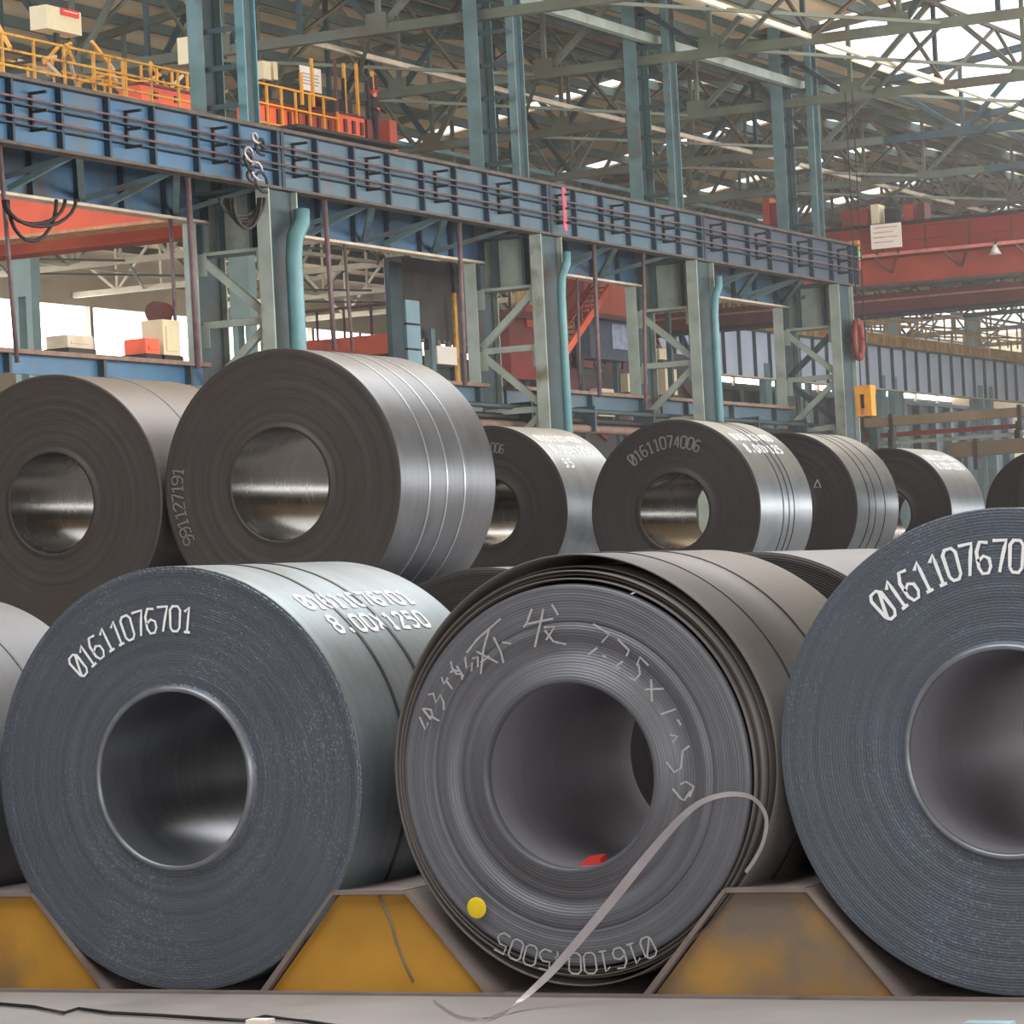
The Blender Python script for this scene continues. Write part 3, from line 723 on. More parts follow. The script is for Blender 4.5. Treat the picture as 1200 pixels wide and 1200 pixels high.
# ties running along the hall
for k, x in enumerate((-104, -92, -81.6, -67, -57, -43, -34)):
    t = thing('roof_tie', 'long thin tie beam along the hall under the roof trusses', 'tie beam', (x, 180, ZC), 'longitudinal roof ties')
    beam('tie', (x, 99.3, ZC+.1), (x, 276, ZC+.1), .16, .18, LTRUSS if k in (0, 1, 5) else (TEAL if k % 2 else TAN), t)
    lst = []
    for a, b in zip(TY, TY[1:]):
        lst += [((x, a, ZC+.1), (x, (a+b)/2, roof_z(x)-.3), .12), ((x, (a+b)/2, roof_z(x)-.3), (x, b, ZC+.1), .12), ((x, a, roof_z(x)-.3), (x, b, roof_z(x)-.3), .16)]
    member_mesh(lst, 'cross_bracing', DTRUSS if k % 3 else GTRUSS, t)
t = thing('eave_beam', 'sloping-looking grey beam linking the tops of the roof columns', 'beam', (XM, 110, 20.35+CZ))
beam('beam', (-49.4, 99.3, 20.2+CZ), (-49.4, 128, 20.2+CZ), .3, .34, TEALG, t, 'U')
lst = []
rr = random.Random(4)
for a, b in zip(TY, TY[1:]):
    for xa in (-108, -92, -76, -62, -46, -34):
        lst += [((xa, a, ZC), (xa+8, b, ZC), .12), ((xa+8, a, ZC), (xa, b, ZC), .12)]
o = member_mesh(lst, 'wind_bracing', GTRUSS, None); tag(o, 'crossed thin wind bracing between the roof trusses', 'bracing')
# roof sheets with skylight slots, purlins below
slots = [(99, 146.5), (148.3, 164.8), (166.8, 180.5), (182.2, 195), (197.5, 214), (216, 236), (238, 290)]
ceil_ = struct(link('ceiling', bpy.data.meshes.new('ceiling'), None, (0, 0, 0)))
sheets = []
for bi, (a, b) in enumerate(BAYS):
    mid = (a+b)/2
    for (x0, x1) in ((a, mid), (mid, b)):
        for (ya, yb) in slots:
            if bi == 2:
                if ya < 100: ya, yb = 95, 127.5
                elif ya < 196: continue
            if bi < 2 and ya < 100: ya = 90
            if bi == 0: ya, yb = ya-1.5, yb+1.5
            z0, z1 = roof_z(x0+1e-4)+.5, roof_z(x1-1e-4)+.5
            vs = [(x0, ya, z0), (x1, ya, z1), (x1, yb, z1), (x0, yb, z0), (x0, ya, z0+.1), (x1, ya, z1+.1), (x1, yb, z1+.1), (x0, yb, z0+.1)]
            mesh('roof_sheet', vs, [(3, 2, 1, 0), (4, 5, 6, 7), (0, 1, 5, 4), (1, 2, 6, 5), (2, 3, 7, 6), (3, 0, 4, 7)], ROOFM, ceil_)
x = -112
while x < -15:
    z = roof_z(x)+.28
    ye = 288 if x < XV else 127.5
    if abs(x-XV) > .6: beam('purlin', (x, 90, z), (x, ye, z), .16, .42, RIB, ceil_)
    x += 2.35
ceil_.data.from_pydata([(XV-.4, 95, ZC+2.9), (XV+.4, 95, ZC+2.9), (XV+.4, 288, ZC+2.9), (XV-.4, 288, ZC+2.9)], [], [(0, 1, 2, 3)]); ceil_.data.materials.append(RIB)
# left wall with its clerestory band
SLATE = mat('slate_wall_sheeting', (92, 106, 116), .7, 0, .3, .5, rust=(60, 62, 64), rust_amt=.5)
XL = -113.2
wl = struct(mesh('wall_left', [(XL, 60, 0), (XL, 330, 0), (XL, 330, 17.35), (XL, 60, 17.35)], [(0, 1, 2, 3)], WALLM, org=(XL, 195, 0)))
mesh('upper_sheeting', [(XL, 60, 20.5), (XL, 330, 20.5), (XL, 330, 25.5), (XL, 60, 25.5)], [(0, 1, 2, 3)], WALLM, wl)
y = 62
GL = bpy.data.materials.new('daylit_milk_glass'); GL.use_nodes = True
b_ = GL.node_tree.nodes['Principled BSDF']; b_.inputs['Base Color'].default_value = (.9, .93, .95, 1)
b_.inputs['Emission Color'].default_value = (1, .99, .95, 1); b_.inputs['Emission Strength'].default_value = 6.0
k = 1
while y < 326:
    zw0 = 17.4 if y < 185 else 19.3
    wn = struct(thing('window_%d' % k, '', '', (XL, y, 17.35))); del wn['label']; del wn['category']
    box('pane', (XL-.05, y+.3, zw0), (XL, y+13.2, 20.45), GL, wn)
    for q in (0, 6.6): box('mullion', (XL, y+q, 17.35), (XL+.3, y+q+.35, 20.5), WALLM, wn)
    if y > 185: box('apron_sheet', (XL-.02, y, 17.35), (XL+.08, y+13.5, zw0), SLATE, wn)
    box('sill', (XL, y, 17.1), (XL+.35, y+13.5, 17.35), TAN, wn)
    y += 13.5; k += 1
wb = struct(mesh('wall_back', [(XL, 330, 0), (40, 330, 0), (40, 330, 26), (XL, 330, 26)], [(0, 1, 2, 3)], mat('cream_back_wall', (220, 205, 176), .85, 0, .25, .12, rust=(150, 120, 90), rust_amt=.45), org=(-40, 330, 0)))
t = thing('lean_to', 'slate grey machine house along the far left wall below the windows', 'machine house', (-108, 255, 0))
box('body', (-112, 200, 0), (-104, 322, 17.2), SLATE, t)
for k in range(28): box('buttress', (-104, 202+k*4.3, 0), (-103.3, 202.8+k*4.3, 17.2), TEAL if k % 3 else STIFF, t)
box('roof_edge', (-112, 199.6, 17.2), (-103.2, 322.4, 17.5), TEALD, t)
t = thing('machine_house', 'low dark rusty machinery block behind the second and third runway columns', 'machinery', (-66, 118, 0))
MH = mat('rusty_dark_machinery', (62, 58, 60), .7, .1, .4, .5, rust=(108, 52, 46), rust_amt=.46)
pa, pb_ = onX(652, 385, -66), onX(838, 470, -66)
box('body', (-67.5, pa.y, 0), (-66, pb_.y, pa.z-.6), MH, t)
rq = random.Random(3)
for k in range(34):
    a_ = Vector((-65.9, rq.uniform(pa.y, pb_.y), rq.uniform(pa.z-4.5, pa.z+.4)))
    beam('strut', a_, a_+Vector((0, rq.uniform(-2.5, 2.5), rq.uniform(-2, 2))), .16, .16, rq.choice([TEALD, REDD, MAROON, PIPE, STIFF, TEAL]), t)
for k in range(7):
    a_ = Vector((-65.8, rq.uniform(pa.y, pb_.y), rq.uniform(pa.z-4, pa.z-1))); box('housing', a_, a_+Vector((.4, rq.uniform(.8, 2), rq.uniform(.5, 1.4))), rq.choice([MAROON, DARK, REDD, CREAM]), t)
# inner row of crane columns at the next bay line
for i, y in enumerate((118, 136, 154, 172, 190, 208, 226, 244, 258)):
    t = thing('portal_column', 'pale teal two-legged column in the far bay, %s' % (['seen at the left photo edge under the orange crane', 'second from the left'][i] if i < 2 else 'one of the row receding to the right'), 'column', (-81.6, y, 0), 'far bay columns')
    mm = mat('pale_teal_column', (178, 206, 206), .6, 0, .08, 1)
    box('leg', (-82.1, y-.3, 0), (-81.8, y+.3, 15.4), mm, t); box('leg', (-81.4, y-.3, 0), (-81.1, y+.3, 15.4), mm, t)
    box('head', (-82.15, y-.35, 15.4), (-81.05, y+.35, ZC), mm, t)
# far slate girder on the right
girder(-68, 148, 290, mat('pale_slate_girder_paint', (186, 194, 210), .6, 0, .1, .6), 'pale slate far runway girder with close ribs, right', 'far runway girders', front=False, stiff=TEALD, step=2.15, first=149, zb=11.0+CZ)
for i, y in enumerate((150, 168, 186, 204, 222, 240, 258, 276)):
    box_l = thing('far_column', 'thin teal column under the pale slate far girder', 'column', (-68, y, 0), 'columns under the far girder')
    box('leg', (-68.3, y-.4, 0), (-67.9, y+.4, ZB-.1), TEAL, box_l); box('leg', (-68.3, y+1.8, 0), (-67.9, y+2.4, ZB-.1), TEAL, box_l)
    for z in (3, 6, 9, 12): beam('brace', (-68.1, y, z), (-68.1, y+2, z+1.5), .15, .15, TEAL, box_l)

# ------------------------------------------------------------ railings
def railing(label, p, q, h, m, step=1.6, rails=3, r=.034, name='guard_railing', group='crane guard railings', mess=0, legs=False):
    p, q = Vector(p), Vector(q); t = thing(name, label, 'railing', (p+q)/2, group); d = (q-p); n = max(1, int(d.length/step))
    for k in range(n+1):
        a = p+d*k/n; beam('post', a, a+ZD*h, r*2, r*2, m, t)
    for k in range(rails):
        z = h*(k+1)/rails; beam('rail', p+ZD*z, q+ZD*z, r*1.8, r*1.8, m, t)
    if legs:
        box('deck', (p.x-.5, p.y, p.z-.1), (p.x+.5, q.y, p.z), DARK, t)
        for y in (p.y+.3, q.y-.3): box('deck_leg', (p.x-.1, y-.1, 0), (p.x+.1, y+.1, p.z-.1), TEALD, t)
    return t
railing('yellow guard railing above the blue girder at the top left', (-52.6, 68, 14.8+CZ), (-52.6, 86, 14.8+CZ), 1.3, YEL, 1.4, mess=1)
railing('rear yellow guard railing behind the first one, top left', (-56.5, 70, 15.2+CZ), (-56.5, 92, 15.2+CZ), 1.3, YEL, 1.3)
railing('orange-yellow railing left of the first roof column', (-54.6, 83, 15+CZ), (-54.6, 90, 15+CZ), 1.7, YELO, .8)
railing('yellow railing right of the first roof column', (-54.2, 91.5, 14.9+CZ), (-54.2, 97, 14.9+CZ), 1.9, YELO, .9)
railing('yellow walkway railing behind the second roof column', (-56, 108, 14.6+CZ), (-56, 128, 14.6+CZ), 1.3, YEL, 1.2, legs=True)
railing('rear yellow walkway railing behind the third roof column', (-60, 112, 15+CZ), (-60, 140, 15+CZ), 1.4, YEL, 1.2, legs=True)
t = thing('ochre_screen', 'ochre mottled screen above the pale slate far girder', 'screen', (-74, 210, ZT))
OCH = mat('ochre_mottle', (214, 176, 120), .8, 0, .3, 1.6, rust=(206, 132, 60), rust_amt=.52)
for k in range(26): box('screen_panel', (-74.1, 150+k*5, ZT-.5), (-74, 154.7+k*5, ZT+2.0), OCH, t)
railing('ochre railing on the far slate girder, lower row', (-68.5, 150, ZT+.2), (-68.5, 280, ZT+.2), 1.4, mat('dull_ochre', (190, 140, 70), .7, 0, .2, 2), 2.4, 2, .05)
railing('ochre railing on the far slate girder, upper row', (-72, 150, ZT+1.9), (-72, 280, ZT+1.9), 1.5, MATS['dull_ochre'], 2.2, 2, .05)

# ------------------------------------------------------------ cranes
def bridge(t, Y, xa, xb, za, zb, m, wy=.9, lip=.15, name='bridge_girder', mf=None):
    g = thing_part(name, t, ((xa+xb)/2, Y, za))
    box('girder_web', (xa, Y, za), (xb, Y+.05, zb), m, g); box('girder_web', (xa, Y+wy-.05, za), (xb, Y+wy, zb), m, g)
    box('girder_flange', (xa, Y-lip, za-.1), (xb, Y+wy+lip, za), mf or m, g); box('girder_flange', (xa, Y-lip, zb), (xb, Y+wy+lip, zb+.1), mf or m, g)
def thing_part(name, t, loc):
    o = bpy.data.objects.new(name, None); COL.objects.link(o); o.parent = t; o.location = Vector(loc)-root_loc(t); return o
t = thing('overhead_crane', 'bright orange overhead crane in the rear bay, passing under the blue girder at the left', 'crane', (-67, 86, ZB))
ZO = 11.75+CZ
bridge(t, 84.6, -80.8, -51.0, ZO, ZT+.4, ORANGE, 1.0, .12, mf=mat('orange_flange_dust', (206, 150, 112), .7))
bridge(t, 88.4, -80.8, -51.0, ZO, ZT+.4, REDO, .9, .12)
for (xa, xb, ya, yb, Xp, m_) in ((165, 241, 99, 128, -54.5, ORANGE), (302, 345, 118, 150, -54.5, ORANGE), (350, 392, 128, 158, -54.4, REDO), (396, 428, 133, 160, -54.3, ORANGE), (430, 436, 140, 162, -54.3, REDD), (456, 466, 140, 170, -54.0, REDO)):
    p, q = onX(xa, ya, Xp), onX(xb, yb, Xp)
    box('end_carriage', (Xp-.8, p.y, q.z-.3), (Xp, q.y, p.z), m_, t)
    if xb-xa > 20:
        for k in range(3): box('carriage_joint', (Xp, p.y+(q.y-p.y)*(k+.6)/3.2, q.z), (Xp+.06, p.y+(q.y-p.y)*(k+.6)/3.2+.18, p.z-.15), MAROON, t)
        box('carriage_lip', (Xp-.9, p.y, p.z), (Xp+.1, q.y, p.z+.08), MAROON, t)
for (xa, xb, ya, yb, Xp, m_) in ((54, 96, 5, 42, -55.5, CREAM), (226, 239, 42, 76, -55.6, CREAM), (243, 253, 44, 75, -55.6, CREAM), (308, 318, 71, 94, -55.2, CREAM), (320, 326, 72, 94, -55.2, CREAM)):
    p, q = onX(xa, ya, Xp), onX(xb, yb, Xp)
    box('control_cabinet', (Xp-.6, p.y, (q.z+p.z)/2-(p.z-q.z)*.5), (Xp, q.y, p.z), m_, t)
    box('cabinet_post', (Xp-.35, (p.y+q.y)/2-.1, ZT+.9), (Xp-.25, (p.y+q.y)/2+.1, q.z), DARK, t)
p, q = onX(72, 9, -55.45), onX(93, 22, -55.45)
o = box('warning_label', (-55.48, p.y, q.z), (-55.45, q.y, p.z), RED, t)
p, q = onX(75, 13, -55.43), onX(91, 16, -55.43); box('label_stripe', (-55.45, p.y, q.z), (-55.42, q.y, p.z), WHITE, t)
p, q = onX(352, 76, -55), onX(377, 103, -55)
o = thing_part('notice_board', t, (p+q)/2); box('board', (-55.05, p.y, q.z-.2), (-55, q.y, p.z), WHITE, o)
for k in range(4):
    z = p.z-.25-(p.z-q.z)*.18*k
    box('text_line', (-55, p.y+.12, z-.03), (-54.99, q.y-.15-.1*(k % 2), z+.02), CHALK, o)
# machinery on the crane: motors, drums, boxes
rr = random.Random(8)
for k in range(16):
    px_ = rr.choice([rr.uniform(178, 240), rr.uniform(300, 460), rr.uniform(330, 420)]); py_ = 96+(px_-160)*.2+rr.uniform(-22, 12)
    p = onX(px_, py_, -55.5-rr.uniform(0, 1.5)); s = rr.uniform(.3, .7)
    if k % 3: beam('motor', p, p+Vector((0, s*1.6, 0)), s, s, DARK if k % 2 else MAROON, t, 'tube')
    else: beam('gearbox', p, p+Vector((0, s, 0)), s, s*1.2, DARK, t)
for k in range(26):
    px_ = rr.uniform(0, 250); py_ = 58+px_*.22+rr.uniform(-8, 26)
    p = onX(px_, py_, -54.5-rr.uniform(0, 2.5)); q = p+Vector((rr.uniform(-.6, .6), rr.uniform(-1.5, 1.5), rr.uniform(-.5, .9)))
    beam('rail_brace', p, q, .09, .09, rr.choice([YEL, YEL, YELO, DARK, TAN]), t)
for k in range(10):
    px_ = rr.uniform(330, 460); p = onX(px_, 118+(px_-330)*.2, -54.2); beam('stanchion', p, p+ZD*rr.uniform(.8, 1.8), .09, .09, rr.choice([DARK, YELO, MAROON]), t)
# red crane on the right
t = thing('overhead_crane', 'red-orange overhead crane with white notice board, far right', 'crane', (-45, 133, ZB))
YR = 133.
def yb(xa, ya, xb, yb_, m, d=.6, name='girder_plate', Y=YR, pr=None):
    p, q = onY(xa, ya, Y), onY(xb, yb_, Y); return box(name, (p.x, Y, q.z), (q.x, Y+d, p.z), m, pr or t)
zA = onY(1100, 326, YR).z; zW = onY(1100, 293, YR).z; zU = onY(1100, 257, YR).z
xl = -52.4; xr = -18
g = thing_part('front_girder', t, (-35, YR, zA))
box('girder_web', (xl, YR+.7, zA), (xr, YR+.78, zU), REDO, g); box('girder_flange', (xl, YR+.5, zA-.12), (xr, YR+1.9, zA), EDGE, g)
box('walkway', (xl, YR-.25, zW-.08), (xr, YR+.7, zW), REDD, g); box('walkway_edge', (xl, YR-.3, zW-.06), (xr, YR-.25, zW+.08), mat('pale_red_edge', (200, 120, 110), .6), g)
box('top_flange', (xl, YR+.4, zU), (xr, YR+1.9, zU+.12), DARK, g)
box('upper_panel', (xl, YR+.66, zW+.1), (xr, YR+.7, zU-.05), REDD if False else mat('mid_red_crane_paint', (150, 50, 40), .55, 0, .2, .5, rust=(110, 44, 40), rust_amt=.45), g)
x = xl+.4
while x < xr:
    box('handrail_post', (x, YR-.25, zW), (x+.07, YR-.18, zU-.2), MAROON, g); x += 1.9
for f_ in (.5, 1.0): box('handrail', (xl, YR-.24, zW+(zU-.2-zW)*f_-.05), (xr, YR-.18, zW+(zU-.2-zW)*f_), REDD, g)
x = xl+1.2
while x < xr:
    beam('bracket', (x, YR+.6, zA+.5*(zW-zA)-.1), (x-.5, YR-.1, zW-.1), .08, .08, MAROON, g); beam('bracket', (x, YR+.6, zA+.5*(zW-zA)-.1), (x+.5, YR-.1, zW-.1), .08, .08, MAROON, g); x += 3.1
g2 = thing_part('rear_girder', t, (-45, YR+4, ZB))
zR0 = onY(1100, 360.5, YR+3).z; zR1 = onY(1100, 338, YR+3).z
box('girder_web', (-63, YR+3, zR0), (xr, YR+3.1, zR1), MAROON, g2); box('girder_flange', (-63, YR+2.8, zR0-.12), (xr, YR+4.6, zR0), DARK, g2)
box('girder_rib', (-63, YR+2.9, zR0+.5), (xr, YR+3, zR0+.58), mat('pale_maroon', (150, 110, 104), .6), g2)
p, q = onY(1020, 264, YR-.4), onY(1057, 289, YR-.4)
nb = thing_part('notice_board', t, (p+q)/2); box('board', (p.x, YR-.42, q.z), (q.x, YR-.36, p.z), WHITE, nb)
for k in range(4):
    z = p.z-.14-(p.z-q.z)*.2*k; box('text_line', (p.x+.12, YR-.43, z-.025), (q.x-.15-.2*(k % 2), YR-.42, z+.015), mat('faint_red_print', (206, 150, 140), .7), nb)
for xx in (p.x+.2, q.x-.2): box('board_leg', (xx-.04, YR-.36, zW), (xx+.04, YR-.3, q.z), MAROON, nb)
p = onY(1166, 292, YR-.5)
lo = lathe('lamp_shade', [(.04, -.0), (.1, .1), (.26, .42), (.24, .42), (.08, .1)], mat('lamp_grey', (190, 186, 176), .4), t, (0, 0, 0), 16)
lo.location = p-root_loc(t)+Vector((0, 0, .2)); lo.rotation_euler = (-PI/2, 0, 0)
beam('lamp_arm', p+Vector((0, 0, .2)), p+Vector((0, .4, .45)), .06, .06, DARK, t)
for (xa, ya, xb, yb_, m_) in ((985, 247, 1018, 280, REDD), (893, 233, 903, 262, REDO), (903, 238, 911, 264, REDD), (1058, 240, 1070, 262, REDO), (1074, 238, 1084, 260, MAROON), (1036, 245, 1050, 262, DARK), (1020, 240, 1030, 262, CREAM)):
    yb(xa, ya, xb, yb_, m_, .8, 'machine_housing', YR+1)
# far orange crane behind the big shiny coil
t = thing('overhead_crane', 'low orange-red crane girder in the distance above the big shiny coil', 'crane', (-80, 150, 10))
p, q = onY(340, 402, 150), onY(600, 392, 150)
zc_ = onY(420, 394, 150).z
box('girder_web', (p.x, 150, zc_-1.0), (onY(482, 394, 150).x, 150.6, zc_), ORANGE, t)
for k in range(14): xx = p.x+k*1.6; box('handrail_post', (xx, 150, zc_), (xx+.1, 150.1, zc_+1.5), MAROON, t)
box('handrail', (p.x, 150, zc_+1.45), (onY(482, 394, 150).x, 150.1, zc_+1.6), MAROON, t)
# red stair and cab behind the second column
t = thing('steel_stair', 'orange-red steel stair climbing behind the second runway column', 'stair', onX(660, 418, -58))
a_, b_ = onX(716, 334, -58), onX(658, 420, -58)
off = Vector((-.9, 0, 0))
for o_ in (Vector((0, 0, 0)), off): beam('stringer', a_+o_, b_+o_, .12, .32, REDO if o_.x else ORANGE, t)
for k in range(14): c_ = b_+(a_-b_)*(k+.5)/14; box('tread', (c_.x-.9, c_.y-.14, c_.z), (c_.x, c_.y+.14, c_.z+.04), REDD, t)
for o_ in (Vector((0, 0, 0)), off): beam('handrail', a_+o_+ZD*.9, b_+o_+ZD*.9, .07, .07, REDO, t)
for k in range(6): c_ = b_+(a_-b_)*(k+.5)/6; beam('baluster', c_, c_+ZD*.9, .06, .06, REDO, t)
for o_ in (Vector((0, 0, 0)), off): beam('landing_post', b_+o_+Vector((0, 0, -.1)), Vector((b_.x+o_.x, b_.y, 0)), .14, .14, MAROON, t)
def cab(name, label, cat, px0, py0, px1, py1, X, m, dx=.7):
    p, q = onX(px0, py0, X), onX(px1, py1, X); t = thing(name, label, cat, (X-dx/2, (p.y+q.y)/2, q.z))
    box('body', (X-dx, p.y, q.z), (X, q.y, p.z), m, t)
    for yy in (p.y+.1, q.y-.3):
        box('support_leg', (X-dx, yy, 0), (X-dx+.2, yy+.2, q.z), TEALD, t)
    return t, p, q
t, p, q = cab('crane_cab', 'dark crane cab with bluish window under a red platform, behind the stair', 'crane cab', 690, 368, 738, 424, -60, mat('dark_slate_cab', (62, 70, 84), .5))
box('window_pane', (-60, p.y+(q.y-p.y)*.55, q.z+.5), (-59.95, q.y-.2, p.z-.3), mat('slate_glass', (150, 160, 182), .2), t)
box('platform', (-62, p.y-1.2, p.z), (-59.6, q.y+.4, p.z+1.6), REDO, t); box('platform_edge', (-62, p.y-1.2, p.z-.2), (-59.5, q.y+.5, p.z), MAROON, t)
t, p, q = cab('red_cabin', 'dark red cabin with a lit window between the legs of the second column', 'cabin', 596, 372, 634, 446, -58, REDD)
box('window_pane', (-58, p.y+2.2, q.z+.8), (-57.95, p.y+4.2, q.z+2.2), CREAM, t); box('roof_plate', (-60.2, p.y-.2, p.z), (-57.8, q.y+.2, p.z+.3), MAROON, t); box('side_panel', (-58, p.y+1.4, q.z+3), (-57.9, q.y-.6, p.z-.3), REDO, t)  # glow of the window is put in as cream colour
t, p, q = cab('control_room', 'dark corrugated control room left of the second runway column', 'control room', 470, 300, 562, 404, -56, mat('dark_corrugated', (66, 62, 62), .6, .1, .3, 1))
for k in range(14):
    yy = p.y+(q.y-p.y)*(k+.3)/14; box('rib', (-56, yy, q.z), (-55.85, yy+.25, p.z-3.3 if k % 2 else p.z-3.0), mat('rib_grey', (104, 104, 104), .6) if k % 3 else PIPE, t)
p2, q2 = onX(512, 405, -55.6), onX(536, 428, -55.6)
t2 = thing('sign_panel', 'white sign panel below the dark control room', 'sign', (-55.6, p2.y, q2.z)); box('board', (-55.7, p2.y, q2.z), (-55.6, q2.y, p2.z), WHITE, t2); box('post', (-55.7, q2.y, 0), (-55.6, q2.y+.2, p2.z+2), YEL, t2); box('post', (-55.7, p2.y-.4, ZW), (-55.6, p2.y-.1, p2.z+.6), TEAL, t2)
p2, q2 = onX(475, 351, -55), onX(497, 470, -55)
t2 = thing('box_column', 'pale blue box column with dark joints left of the second runway column', 'column', (-55.2, p2.y, q2.z-3))
hh = (p2.z-q2.z)/4
for k in range(5): box('segment', (-55.5, p2.y, p2.z-hh*(k+1)+.08), (-55, q2.y, p2.z-hh*k), mat('pale_blue_box', (138, 168, 182), .5, 0, .1, 1), t2); box('joint', (-55.45, p2.y+.1, p2.z-hh*(k+1)-.02), (-55.05, q2.y-.1, p2.z-hh*(k+1)+.1), DARK, t2)
box('side_flange', (-55.3, p2.y-.9, q2.z-3), (-55.1, p2.y, ZB-.1), TEALD, t2); box('foot', (-55.6, p2.y-.9, 0), (-55, q2.y, p2.z-hh*5+.05), TEALD, t2)
# machines standing on the walkway beam, left
def machine(label, px0, py0, px1, m, cat, extra=None, X=-50.1):
    p, q = onX(px0, py0, X), onX(px1, py0, X)
    t = thing('machine_cabinet', label, cat, (X, (p.y+q.y)/2, ZW)); box('body', (X-.7, p.y, ZW), (X, q.y, p.z), m, t)
    box('door', (X, p.y+.15, ZW+.3), (X+.03, q.y-.15, p.z-.2), m, t); box('plinth', (X-.75, p.y-.05, ZW), (X+.05, q.y+.05, ZW+.18), DARK, t)
    return t, p, q
t, p, q = machine('cream cabinet with a brown head on the blue walkway beam', 190, 374, 210, CREAM, 'cabinet')
beam('brown_drum', (-50.5, p.y+.2, p.z+.25), (-50.5, q.y-.1, p.z+.25), .6, .6, MAROON, t, 'tube')
machine('low tan crate on the blue walkway beam at the left', 79, 392, 109, TAN, 'crate')
t, p, q = machine('small orange valve box beside the cream cabinet', 170, 396, 186, ORANGE, 'valve box')
# hook block and hose reel at the end of the runway
p, q = onY(1004, 454, 125), onY(1024, 487, 125)
t = thing('hook_block', 'orange-yellow crane hook block beside the last runway column', 'hook block', (p+q)/2)
w_ = q.x-p.x
box('side_cheek', (p.x, 124.8, q.z), (p.x+w_*.25, 125.3, p.z), YELO, t); box('side_cheek', (q.x-w_*.45, 124.8, q.z), (q.x, 125.3, p.z), YELO, t); box('top_yoke', (p.x, 124.75, p.z-.3), (q.x, 125.35, p.z+.05), YELO, t)
beam('sheave', ((p.x+q.x)/2, 124.9, (p.z+q.z)/2), ((p.x+q.x)/2, 125.2, (p.z+q.z)/2), .6, .6, DARK, t, 'tube')
for dx in (-.15, .15): beam('rope', ((p.x+q.x)/2+dx, 125, p.z), ((p.x+q.x)/2+dx, 125, ZC+.0), .04, .04, DARK, t)
p = onX(1006, 398, X0+.5)
t = thing('hose_reel', 'dark red oval hose loop on the last runway column', 'hose', p)
pts = [p+Vector((0.0, .42*math.cos(a), .75*math.sin(a))) if True else 0 for a in [2*PI*k/20 for k in range(21)]]
tube_path('hose', pts, .14, REDD, t, n=8); box('backplate', (p.x-.15, p.y-.35, p.z-.6), (p.x-.05, p.y+.35, p.z+.6), MAROON, t)
box('holder', (X0+.2, p.y-.6, p.z-.1), (p.x-.1, p.y+.2, p.z+.1), DARK, t)
# signal lamp at the end of the girder
p = onX(993, 291, X0)
t = thing('signal_lamp', 'small yellow-green-red signal at the far end of the runway girder', 'signal', p)
box('bracket', (X0-.1, 128.2, ZT-.9), (X0+.1, 128.36, ZT+.1), DARK, t)
for k, m_ in enumerate((YELO, mat('signal_green', (120, 190, 140), .5), RED)): box('lens', (X0-.2, 128.35, ZT-.1-k*.42), (X0+.2, 128.6, ZT+.28-k*.42), m_, t)
# pipe bridges and beams across the yard at the right
for j, (y0_, h_, m_, lb, Yp) in enumerate(((484, 11, mat('brown_beam', (112, 96, 76), .7, 0, .2, 1), 'brown pipe-bridge beam above the small coils at the right', 118), (503, 5, REDD, 'thin dark red pipe across the right background', 119),
        (513, 4, TEALG, 'thin grey pipe below the dark red one', 120), (520, 17, mat('dark_brown_beam', (92, 78, 62), .8, 0, .2, 1), 'deep dark brown beam behind the distant coils at the right', 117))):
    p, q = onY(1100, y0_, Yp), onY(1100, y0_+h_, Yp); xl_ = onY(1012 if j < 3 else 1110, y0_, Yp).x
    t = thing('pipe_bridge', lb, 'beam', (p.x, Yp, q.z)); box('beam', (xl_, Yp, q.z), (xl_+26, Yp+.4, p.z), m_, t)
    for k in range(5): box('bracket', (xl_+k*5+1, Yp-.05, q.z-.5), (xl_+k*5+1.15, Yp+.3, p.z+.1), DARK, t)
    box('support_leg', (xl_+.2, Yp, 0), (xl_+.5, Yp+.3, q.z), TEALD, t); box('support_leg', (xl_+25.3, Yp, 0), (xl_+25.6, Yp+.3, q.z), TEALD, t)

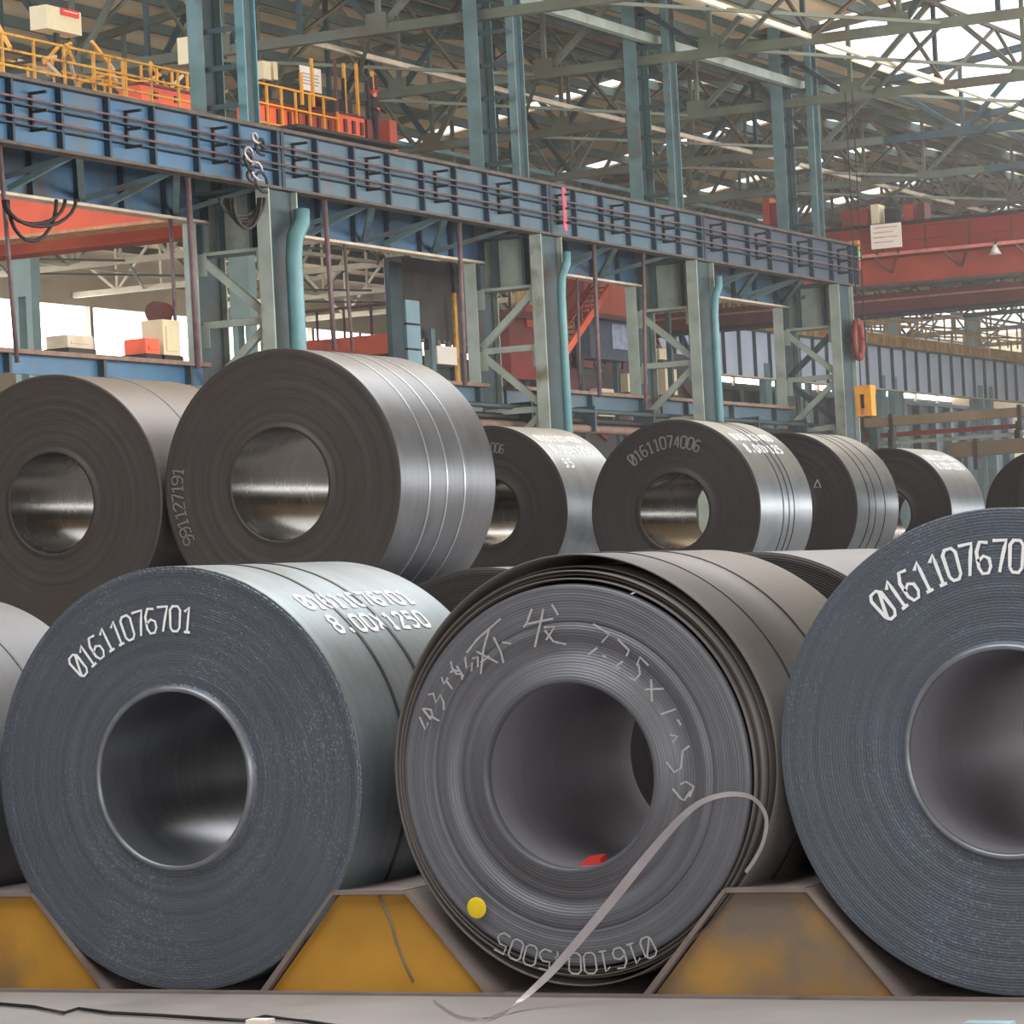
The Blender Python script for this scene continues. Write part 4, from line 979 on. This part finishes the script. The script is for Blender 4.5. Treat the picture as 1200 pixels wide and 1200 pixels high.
# ------------------------------------------------------------ worker on the crane
def worker():
    foot = onX(441, 170, -52.9); X = -52.9; y = foot.y; H0 = onX(439, 108, X).z-1.74
    t = thing('person', 'person in dark clothes and a red helmet standing on the crane above the girder', 'person', (X, y, H0))
    V = [(0, 0, .92), (0, 0, 1.15), (0, 0, 1.38), (0, 0, 1.5), (0, .0, 1.62), (.1, -.1, .88), (.12, -.12, .48), (.12, -.1, .08), (.2, -.1, .04), (-.08, .1, .88), (-.1, .14, .48), (-.12, .16, .08), (-.02, .16, .04),
         (.02, -.2, 1.4), (.12, -.3, 1.15), (.3, -.28, 1.02), (.02, .2, 1.4), (.1, .3, 1.15), (.28, .3, 1.02)]
    E_ = [(0, 1), (1, 2), (2, 3), (3, 4), (0, 5), (5, 6), (6, 7), (7, 8), (0, 9), (9, 10), (10, 11), (11, 12), (2, 13), (13, 14), (14, 15), (2, 16), (16, 17), (17, 18)]
    Rr = [.14, .14, .15, .06, .1, .1, .07, .05, .045, .1, .07, .05, .045, .07, .05, .04, .07, .05, .04]
    wp = box('walkway_plate', (X-1.8, y-6, H0-.1), (X+.5, y+1, H0), DARK); tag(wp, 'dark walkway plate the worker in the red helmet stands on', 'walkway')
    me = bpy.data.meshes.new('body'); me.from_pydata(V, E_, []); me.materials.append(mat('dark_workwear', (44, 44, 50), .8, 0, .15, 6))
    o = link('body', me, t); o.modifiers.new('skin', 'SKIN')
    if not me.skin_vertices:
        bm = bmesh.new(); bm.from_mesh(me); bm.verts.layers.skin.verify(); bm.to_mesh(me); bm.free()
    for i_, r_ in enumerate(Rr): me.skin_vertices[0].data[i_].radius = (r_, r_)
    me.skin_vertices[0].data[0].use_root = True
    o.modifiers.new('sub', 'SUBSURF').render_levels = 1
    skin = mat('skin', (196, 146, 120), .6, 0, .05, 5)
    f_ = lathe('face', [(.001, -.02), (.07, .0), (.085, .07), (.08, .14), (.05, .2), (.001, .22)], skin, t, (0, 0, 0), 14); f_.location = (.02, 0, 1.76); f_.rotation_euler = (-PI/2, 0, 0)
    f_ = lathe('helmet', [(.17, 0), (.14, .01), (.13, .05), (.09, .12), (.001, .145)], RED, t, (0, 0, 0), 18); f_.location = (.02, 0, 1.68); f_.rotation_euler = (PI/2, 0, 0)
    for s in (-1, 1):
        for k in range(4): beam('finger', (.3, s*.29+(k-1.5)*.02, 1.0), (.38-.01*abs(k-1), s*.29+(k-1.5)*.022, .97), .016, .016, skin, t)
        beam('thumb', (.3, s*.26, 1.01), (.35, s*.24, 1.02), .018, .018, skin, t)
    box('red_belt', (X+.12, y-.1, H0+1.12), (X+.16, y+.1, H0+1.2), RED, t)
    return t
worker()

# ------------------------------------------------------------ the rest of the hall round the camera
def sheet(name, lo, hi, m, parent=None): return box(name, lo, hi, m, parent)
sheet('roof_sheet', (XV, -20, 24.4), (22, 95, 24.5), ROOFM, ceil_)
sheet('roof_sheet', (-14, 95, 24.4), (22, 330, 24.5), ROOFM, ceil_)
x = -46
while x < 22: box('rafter', (x, -20, 23.9), (x+.25, 95, 24.4), RIB, ceil_); x += 8
wf = struct(mesh('wall_front', [(-60, -20, 0), (21, -20, 0), (21, -20, 24.5), (-60, -20, 24.5)], [(0, 1, 2, 3)], mat('grey_wall_sheeting', (84, 82, 80), .8, 0, .1, .3), org=(-20, -20, 0)))
wr = struct(mesh('wall_right', [(21, -20, 0), (21, 330, 0), (21, 330, 3.2), (21, -20, 3.2)], [(0, 1, 2, 3)], MATS['grey_wall_sheeting'], org=(21, 100, 0)))
mesh('upper_sheeting', [(21, -20, 6.8), (21, 330, 6.8), (21, 330, 24.5), (21, -20, 24.5)], [(0, 1, 2, 3)], MATS['grey_wall_sheeting'], wr)

# dusty air of the mill, from the runway on
hz = bpy.data.materials.new('dusty_air'); hz.use_nodes = True; n = hz.node_tree.nodes; n.remove(n['Principled BSDF'])
vsn = n.new('ShaderNodeVolumeScatter'); vsn.inputs['Color'].default_value = (.95, .93, .9, 1); vsn.inputs['Density'].default_value = .0011; vsn.inputs['Anisotropy'].default_value = .2
hz.node_tree.links.new(vsn.outputs[0], n['Material Output'].inputs['Volume'])
o = box('dusty_air', (-112.9, 60, .03), (20, 329.5, 23.3), hz); o['kind'] = 'stuff'; tag(o, 'thin dusty haze hanging in the far part of the hall', 'haze')
ws = struct(mesh('wall_light_block', [(-60, -20, 0), (-60, 50, 0), (-60, 50, 20), (-60, -20, 20)], [(0, 1, 2, 3)], MATS['grey_wall_sheeting'], org=(-60, 15, 0)))  # unseen wall added to keep daylight from the left out of the bores
sheet('roof_sheet', (-60, -20, 24.4), (XV, 50, 24.5), ROOFM, ceil_)
